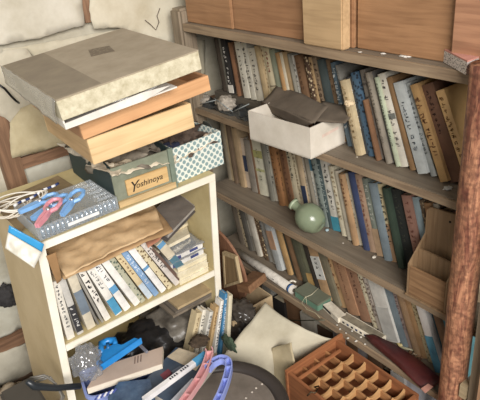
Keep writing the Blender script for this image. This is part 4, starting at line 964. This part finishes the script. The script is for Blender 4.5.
for k in range(5):      # wavy bars along x
    yc = y1-.070-k*.046; pts = []
    for i in range(41):
        u = i/40; xx = x0+.010+(x1-x0-.02)*u
        pts.append(V((xx, yc-.003, zt-.006-.010*abs(math.sin(u*PI*4))**.7)))
    pts += [V((x1-.010, yc-.003, zt-.034)), V((x0+.010, yc-.003, zt-.034))]
    part(MB().prism(pts, (0, .006, 0)), 'wavy_divider', LTt, T)
for k in range(3):
    xc = x0+.058+k*.046
    part(MB().box(xc-.003, xc+.003, y0+.01, y1-.001, zt-.040, zt-.014), 'divider', mat((178, 124, 76), 'woody', (140, 90, 50), 2), T)
T2 = thing('metal_hook', 'twisted dark metal hook on the left wall of the lattice tray', 'hook', at(312, 389, z=zt))
part(MB().tube([at(307, 396, z=zt+.004), at(311, 392, z=zt+.008), at(315, 393, z=zt+.008), at(318, 389, z=zt+.010), at(314, 387, z=zt+.012), at(319, 386, z=zt+.010)], .0022, 8), 'wire', mat((70, 60, 46), 'metal'), T2, smooth=True)

# ------------------------------------------------------------------ lower compartment: standing books and bags
for k, (t, b_, w_, h_, c_, lb, kw) in enumerate((
 ((197, 313), (190, 345), .018, .15, (206, 186, 142), 'tan yellow book, leftmost of those standing low beside the grey bag', dict(t=(120, 90, 60), ts=.6)),
 ((203, 310), (196, 347), .013, .17, (224, 218, 200), 'white book with black title, second of the low standing books', dict(t=(50, 50, 54), ts=1.1)),
 ((210, 312), (202, 349), .013, .165, (206, 204, 194), 'grey white book with grey title, third of the low standing books', dict(t=(70, 70, 76), ts=1.1)),
 ((216, 307), (208, 352), .012, .19, (196, 160, 106), 'tan worn book between the low grey white and white blue books', dict(t=(100, 70, 44), bot=.6)),
 ((221, 301), (214, 352), .011, .20, (232, 230, 222), 'white book with black printed foot, left of the tall blue edged book', dict(t=(60, 60, 66), ts=1.2, band=[(.0, .10, (214, 190, 150))])),
 ((225, 294), (220, 350), .010, .22, (60, 134, 186), 'tall book with bright blue spine and white letters, low by the unit post', dict(t=(226, 232, 238), ts=1.1)),
 ((229, 296), (226, 352), .014, .22, (216, 206, 176), 'cream tall book, rightmost of the low standing books', {}),
)):
    A, B = at(*t, y=1.165), at(*b_, y=1.165)
    a = math.atan2(A.x-B.x, A.z-B.z); Z = V((math.sin(a), 0, math.cos(a))); Y = V((-math.cos(a), 0, math.sin(a))); X = V((0, 1, 0))
    Bb = A - Z*h_
    M = Matrix(((X.x, Y.x, Z.x, Bb.x), (X.y, Y.y, Z.y, Bb.y), (X.z, Y.z, Z.z, Bb.z), (0, 0, 0, 1)))
    book(None, w_, h_, .03 if False else .028, 0, c_, lb, 'books standing low beside the unit', M=M, seed=200+k, **kw)
crumple('plastic_bag', 'large dusty grey plastic bag in the lower compartment of the white unit', 'bag', at(176, 322, y=1.30), (.10, .09, .055), mat((116, 110, 100), 'plastic', (78, 72, 64), rough=.4), .35, 2, 41)
crumple('plastic_bag', 'black plastic bag under the blue board clip, inside the white unit', 'bag', at(148, 343, y=1.28), (.09, .08, .05), mat((44, 42, 42), 'plastic', (28, 28, 28), rough=.35), .35, 2, 42)
crumple('plastic_bag', 'smoky grey bag hanging toward the dark booklet pile', 'bag', at(196, 338, y=1.22), (.05, .04, .045), mat((104, 94, 82), 'plastic', (70, 62, 54), rough=.4), .35, 2, 43)
for k in range(3):
    z = -1.05+.010*k
    T = thing('magazine', ('grey brown magazine lying in the lower compartment, lowest of three', 'grey brown magazine lying in the lower compartment, middle of three', 'tan magazine lying in the lower compartment, topmost of three')[k], 'magazine', at(195, 300, y=1.3), 'magazines in the lower compartment')
    part(MB().box(.575+.01*k, .735-.006*k, 1.225, 1.45, z-.012, z-.004), 'pages', mat(((132, 118, 100), (110, 100, 88), (186, 160, 116))[k], 'paper'), T)
crumple('dirt_heap', 'brown leafy dirt on top of the dark photo book', 'dirt', at(199, 341, z=-1.078), (.026, .024, .003), mat((92, 74, 56), 'paper', (54, 42, 32), 90), .35, 3, 44)

# ------------------------------------------------------------------ blue bin and its contents
BN = mat((142, 156, 206), 'plastic', (124, 140, 192), 4, rough=.4)
C0 = [at(79, 371, z=-1.10), at(87, 399, z=-1.10), at(162, 378, z=-1.10), at(160, 350, z=-1.10)]
T = thing('plastic_bin', 'periwinkle blue plastic bin with rounded rim, holding the beige carton', 'bin', (sum(C0, V())/4))
def rr(cs, off, z):
    c = sum(cs, V())/4; out = []
    for i in range(4):
        p, q, r = cs[i-1], cs[i], cs[(i+1) % 4]
        for t in range(6):
            u = t/5; a = q.lerp(p, .16); b = q.lerp(r, .16)
            v = a.lerp(q, u).lerp(q.lerp(b, u), u); d = v-c; out.append(V((c.x+d.x*off, c.y+d.y*off, z)))
    return out
mb = MB(); rings = [rr(C0, .90, -1.33), rr(C0, .98, -1.11), rr(C0, 1.03, -1.108), rr(C0, 1.03, -1.098), rr(C0, .96, -1.098), rr(C0, .88, -1.325)]
n = 24; vs = [v for r_ in rings for v in r_]
mb.add(vs, [(r_*n+k, r_*n+(k+1) % n, (r_+1)*n+(k+1) % n, (r_+1)*n+k) for r_ in range(5) for k in range(n)]+[tuple(range(n-1, -1, -1)), tuple(5*n+k for k in range(n))])
part(mb, 'body', BN, T, smooth=False)
z = -1.072
q = [at(87, 389, z=z), at(162, 364, z=z), at(163, 347, z=z), at(99, 368, z=z)]
T = thing('flat_carton', 'flat pinkish beige carton with printed grey blocks lying across the blue bin', 'box', q[0])
part(MB().prism(q, (0, 0, -.018)), 'body', mat((232, 222, 204), 'paper', (214, 202, 182), 10), T)
part(MB().prism([p+V((0, 0, .0004)) for p in q], (0, 0, .0015)), 'top_sheet', mat((194, 170, 152), 'paper', (176, 152, 134), 8), T)
for px, py, w_, h_, c_ in ((134, 364, 1.4, 7, (140, 116, 104)), (137, 363, 1.4, 7, (140, 116, 104)), (140, 362, 1.4, 7, (140, 116, 104))):
    part(MB().prism([at(px, py, z=z+.002), at(px+w_, py-.5, z=z+.002), at(px+w_+.5, py-h_-.5, z=z+.002), at(px+.5, py-h_, z=z+.002)], (0, 0, .0004)), 'print_block', mat(c_, 'paper'), T)
crumple('clear_bag', 'crumpled clear plastic bag at the left end of the blue bin', 'bag', at(86, 362, y=1.165), (.036, .030, .044), mat((190, 194, 200), 'glass', sc=.22), .45, 2.0, 45, sm=True)
# blue board clip with loop handle
zc = -1.035; BL = mat((48, 142, 214), 'plastic', (38, 126, 198), rough=.3)
T = thing('blue_clip', 'bright blue plastic scraper with loop handle above the beige carton', 'scraper', at(120, 358, z=zc))
E0, E1 = at(101, 371, z=zc), at(142, 343, z=zc)
dd = (E1-E0).normalized(); nn = V((0, 0, 1)).cross(dd).normalized()
part(MB().prism([E0, E1, E1+nn*.022-dd*.006, E0.lerp(E1, .66)+nn*.026, E0.lerp(E1, .60)+nn*.048, E0.lerp(E1, .22)+nn*.050, E0.lerp(E1, .16)+nn*.030, E0+nn*.028+dd*.004], (0, 0, .014)), 'blade', BL, T, bevel=.003)
part(MB().prism([E0-nn*.003, E1-nn*.003, E1-nn*.0002, E0-nn*.0002], (0, 0, .020)), 'blade_edge', BL, T, bevel=.001)
H0 = E0.lerp(E1, .25)+nn*.044; H1 = E0.lerp(E1, .57)+nn*.042; H2 = at(115, 340, z=zc+.008); H3 = at(101, 344, z=zc+.008)
part(MB().tube([H0+V((0, 0, .007)), H0.lerp(H3, .5)+V((0, 0, .009)), H3, H3.lerp(H2, .5)+V((0, 0, .004)), H2, H2.lerp(H1, .5)+V((0, 0, .006)), H1+V((0, 0, .007))], [.008, .008, .010, .010, .009, .007, .007], 10), 'handle', BL, T, smooth=True)
part(MB().tube([H0.lerp(H1, .5)+V((0, 0, .010)), H3.lerp(H2, .5).lerp(H0.lerp(H1, .5), .45)+V((0, 0, .010))], .005, 8), 'handle_tongue', mat((40, 110, 170), 'plastic'), T, smooth=True)
# dark bracket behind
tag(MB().tube([at(137, 342, z=-1.06), at(147, 352, z=-1.06)], .005, 6).build('grey_bracket', mat((118, 120, 130), 'plastic')), 'grey plastic bar between the blue scraper and black bag', 'bar')

# photo book
z = -1.088
q = [at(140, 386, z=z), at(176, 347, z=z), at(216, 361, z=z), at(178, 408, z=z)]
T = thing('photo_book', 'dark blue photographic picture book with beige printed panel', 'book', q[0])
part(MB().prism([p+V((0, 0, -.022)) for p in q], (0, 0, .020)), 'pages', mat((206, 200, 186), 'paper'), T)
part(MB().prism([p+V((0, 0, -.0018)) for p in q], (0, 0, .0018)), 'cover', mat((44, 62, 86), 'paper', (70, 92, 118), 12, rough=.3), T)
q2 = [at(167, 357, z=z+.0008), at(179, 348, z=z+.0008), at(206, 357, z=z+.0008), at(196, 371, z=z+.0008)]
part(MB().prism(q2, (0, 0, .0008)), 'printed_panel', mat((196, 180, 152), 'paper'), T)
part(MB().prism([at(160, 375, z=z+.001), at(168, 369, z=z+.001), at(173, 373, z=z+.001), at(164, 380, z=z+.001)], (0, 0, .0006)), 'cover_print', mat((150, 66, 80), 'paper'), T)
part(MB().prism([at(170, 372, z=z+.001), at(180, 366, z=z+.001), at(186, 370, z=z+.001), at(176, 378, z=z+.001)], (0, 0, .0006)), 'cover_print', mat((120, 134, 156), 'paper'), T)
z = -1.075
T = thing('magazine', 'dark blue glossy magazine in the lower left foreground below the beige carton', 'magazine', at(130, 395, z=z))
q = [at(108, 398, z=z), at(119, 383, z=z), at(150, 380, z=z), at(158, 410, z=z), at(110, 414, z=z)]
part(MB().prism(q, (0, 0, .004)), 'cover', mat((40, 66, 100), 'paper', (84, 112, 146), 14, rough=.25), T)
T = thing('striped_ribbon', 'blue and white striped ribbon tangle below the beige carton', 'ribbon', at(103, 398, z=z))
for k in range(7):
    a_ = at(95+k*3, 400-k*1.2, z=z+.004); b_ = at(98+k*3, 396-k*1.2, z=z+.006)
    part(MB().tube([a_, b_], .0028, 6), 'stripe', mat((226, 226, 232) if k % 2 else (70, 84, 150), 'plastic', rough=.7), T)
# long white and blue book edge
z = -1.062
a0, a1 = at(146, 404, z=z), at(208, 358, z=z)
X = (a1-a0).normalized(); Y = V((0, 0, 1)).cross(X)
T = thing('long_booklet', 'long white booklet with bright blue end lying diagonally in the foreground', 'booklet', a0)
part(MB().prism([a0, a1, a1+Y*.015, a0+Y*.015], (0, 0, .014)), 'body', mat((226, 226, 228), 'paper', (206, 206, 212)), T, bevel=.001)
m1 = a0.lerp(a1, .80)
part(MB().prism([m1-Y*.0006, a1+X*.0006-Y*.0006, a1+X*.0006+Y*.0156, m1+Y*.0156], (0, 0, .0148)), 'blue_end', mat((64, 164, 224), 'paper'), T)
for k in range(9):
    m1 = a0.lerp(a1, .40+.035*k)
    if k == 4: continue
    part(MB().prism([m1+Y*.004, m1+X*.005+Y*.004, m1+X*.004+Y*.011, m1+X*.001+Y*.011], (0, 0, .0146)), 'letter', mat((50, 54, 66), 'paper'), T)
tag(MB().prism([at(170, 402, z=z-.005), at(192, 379, z=z-.005), at(200, 380, z=z-.005), at(184, 404, z=z-.005)], (0, 0, .003)).build('paper_sheet', mat((214, 222, 236), 'paper')), 'bluish white paper sheet beside the long white booklet', 'paper')

def channel(name, label, path, wd, ht, c, nrib, z):
    """curved open plastic channel with cross ribs"""
    m = mat(c, 'plastic', rough=.4); P = [at(px, py, z=z) for px, py in path]
    # smooth path
    S = []
    for i in range(len(P)-1):
        p0, p1, p2, p3 = P[max(i-1, 0)], P[i], P[i+1], P[min(i+2, len(P)-1)]
        for k in range(6):
            t = k/6; S.append(.5*((2*p1)+(p2-p0)*t+(2*p0-5*p1+4*p2-p3)*t*t+(3*p1-p0-3*p2+p3)*t**3))
    S.append(P[-1]); N = []
    for i in range(len(S)):
        d = (S[min(i+1, len(S)-1)]-S[max(i-1, 0)]).normalized(); N.append(V((0, 0, 1)).cross(d).normalized())
    T = thing(name, label, 'plastic piece', S[len(S)//2])
    def strip(o0, o1, z0, z1, nm):
        mb = MB(); vs = []
        for p, nn_ in zip(S, N): vs += [p+nn_*o0+V((0, 0, z0)), p+nn_*o1+V((0, 0, z0)), p+nn_*o1+V((0, 0, z1)), p+nn_*o0+V((0, 0, z1))]
        k = len(S)
        fs = [(i*4+j, i*4+(j+1) % 4, (i+1)*4+(j+1) % 4, (i+1)*4+j) for i in range(k-1) for j in range(4)]+[(3, 2, 1, 0), tuple((k-1)*4+j for j in range(4))]
        mb.add(vs, fs); part(mb, nm, m, T, smooth=False)
    strip(-wd/2, -wd/2+.003, 0, ht, 'side_rail'); strip(wd/2-.003, wd/2, 0, ht, 'side_rail'); strip(-wd/2+.003, wd/2-.003, 0, .003, 'base_strip')
    for r in range(1, nrib+1):
        i = int(r*(len(S)-1)/(nrib+1)); d = N[i].cross(V((0, 0, 1)))
        a_, b_ = S[i]-N[i]*(wd/2-.003), S[i]+N[i]*(wd/2-.003)
        part(MB().prism([a_+V((0, 0, .003)), b_+V((0, 0, .003)), b_+V((0, 0, ht-.002)), a_+V((0, 0, ht-.002))], d*.003), 'rib', m, T)
    return T
channel('plastic_channel', 'pink ribbed plastic channel curving beside the long white booklet', [(180, 410), (193, 392), (204, 374), (210, 357), (209, 352)], .020, .016, (214, 160, 160), 4, -1.045)
channel('plastic_channel', 'periwinkle ribbed plastic channel hooked over the dark grey stool seat', [(214, 412), (222, 396), (228, 378), (229, 366), (222, 362), (213, 366), (208, 372)], .018, .018, (146, 160, 220), 6, -1.05)

# black strap and crate at lower left
T = thing('black_bar', 'flat black handle bar sticking out left across the unit foot', 'handle', at(50, 384, y=1.10))
pts = [at(27, 381, y=1.13), at(34, 386, y=1.13), at(56, 388, y=1.13), at(80, 386, y=1.13)]
part(MB().tube(pts, [.007, .010, .008, .008], 8), 'bar', mat((40, 44, 48), 'plastic'), T, smooth=True)
T = thing('grey_case', 'worn grey case with taupe panel standing on the floor at the lower left', 'case', (.14, 1.2, FLOOR))
x0, x1 = .085, .175
part(MB().box(x0, x1, 1.14, 1.34, FLOOR, -1.10), 'body', mat((66, 62, 58), 'plastic'), T, bevel=.006)
part(MB().box(x0+.012, x1-.012, 1.132, 1.139, FLOOR+.05, -1.12), 'panel', mat((150, 136, 118), 'paper'), T)
T = thing('cable', 'tangle of grey cable beside the black handle bar, lower left', 'cable', at(52, 395, y=1.12))
for k in range(3):
    part(MB().tube([at(30+k*3, 378+k*2, y=1.16), at(44+k*3, 375+k, y=1.15), at(56+k*2, 384+k*3, y=1.14), at(62+k, 396, y=1.13), at(58, 412, y=1.12)], .003, 6), 'strand', mat((110, 106, 98), 'plastic'), T, smooth=True)
crumple('crumpled_paper', 'crumpled beige paper on the floor in the lower left corner', 'paper', at(8, 402, y=1.60), (.09, .05, .03), mat((184, 168, 144), 'paper', (140, 124, 104)), .6, 3, 61)
tag(MB().box(-.02, .12, 1.60, 1.75, FLOOR, -1.40).build('dark_box', mat((72, 56, 44), 'wood')), 'dark brown low wooden box against the left wall', 'box')
# plug-like dark thing left of the unit
crumple('black_cloth', 'black grey cloth bit hanging on the wall left of the unit', 'cloth', at(8, 296, y=1.74), (.03, .02, .04), mat((56, 54, 54), 'cloth'), .4, 2, 62)
# ------------------------------------------------------------------ light: a wide daylight opening behind the viewer, to the right
w = bpy.data.worlds.new('world'); bpy.context.scene.world = w; w.use_nodes = True
w.node_tree.nodes['Background'].inputs[0].default_value = (.95, .97, 1, 1)
w.node_tree.nodes['Background'].inputs[1].default_value = .22
def area(name, loc, tgt, sx, sy, e, c):
    l = bpy.data.lights.new(name, 'AREA'); l.shape = 'RECTANGLE'; l.size, l.size_y, l.energy, l.color = sx, sy, e, c
    o = bpy.data.objects.new(name, l); col.objects.link(o); o.location = loc
    o.rotation_euler = (V(tgt)-V(loc)).to_track_quat('-Z', 'Y').to_euler(); return o
area('window_daylight', (-.7, -2.1, 1.0), (.7, 1.2, -.8), 1.9, 1.5, 218, (1, .965, .935))
sc = bpy.context.scene
sc.view_settings.view_transform = 'Standard'; sc.view_settings.look = 'None'; sc.view_settings.gamma = 1
sc.view_settings.exposure = 0; sc.view_settings.use_curve_mapping = False
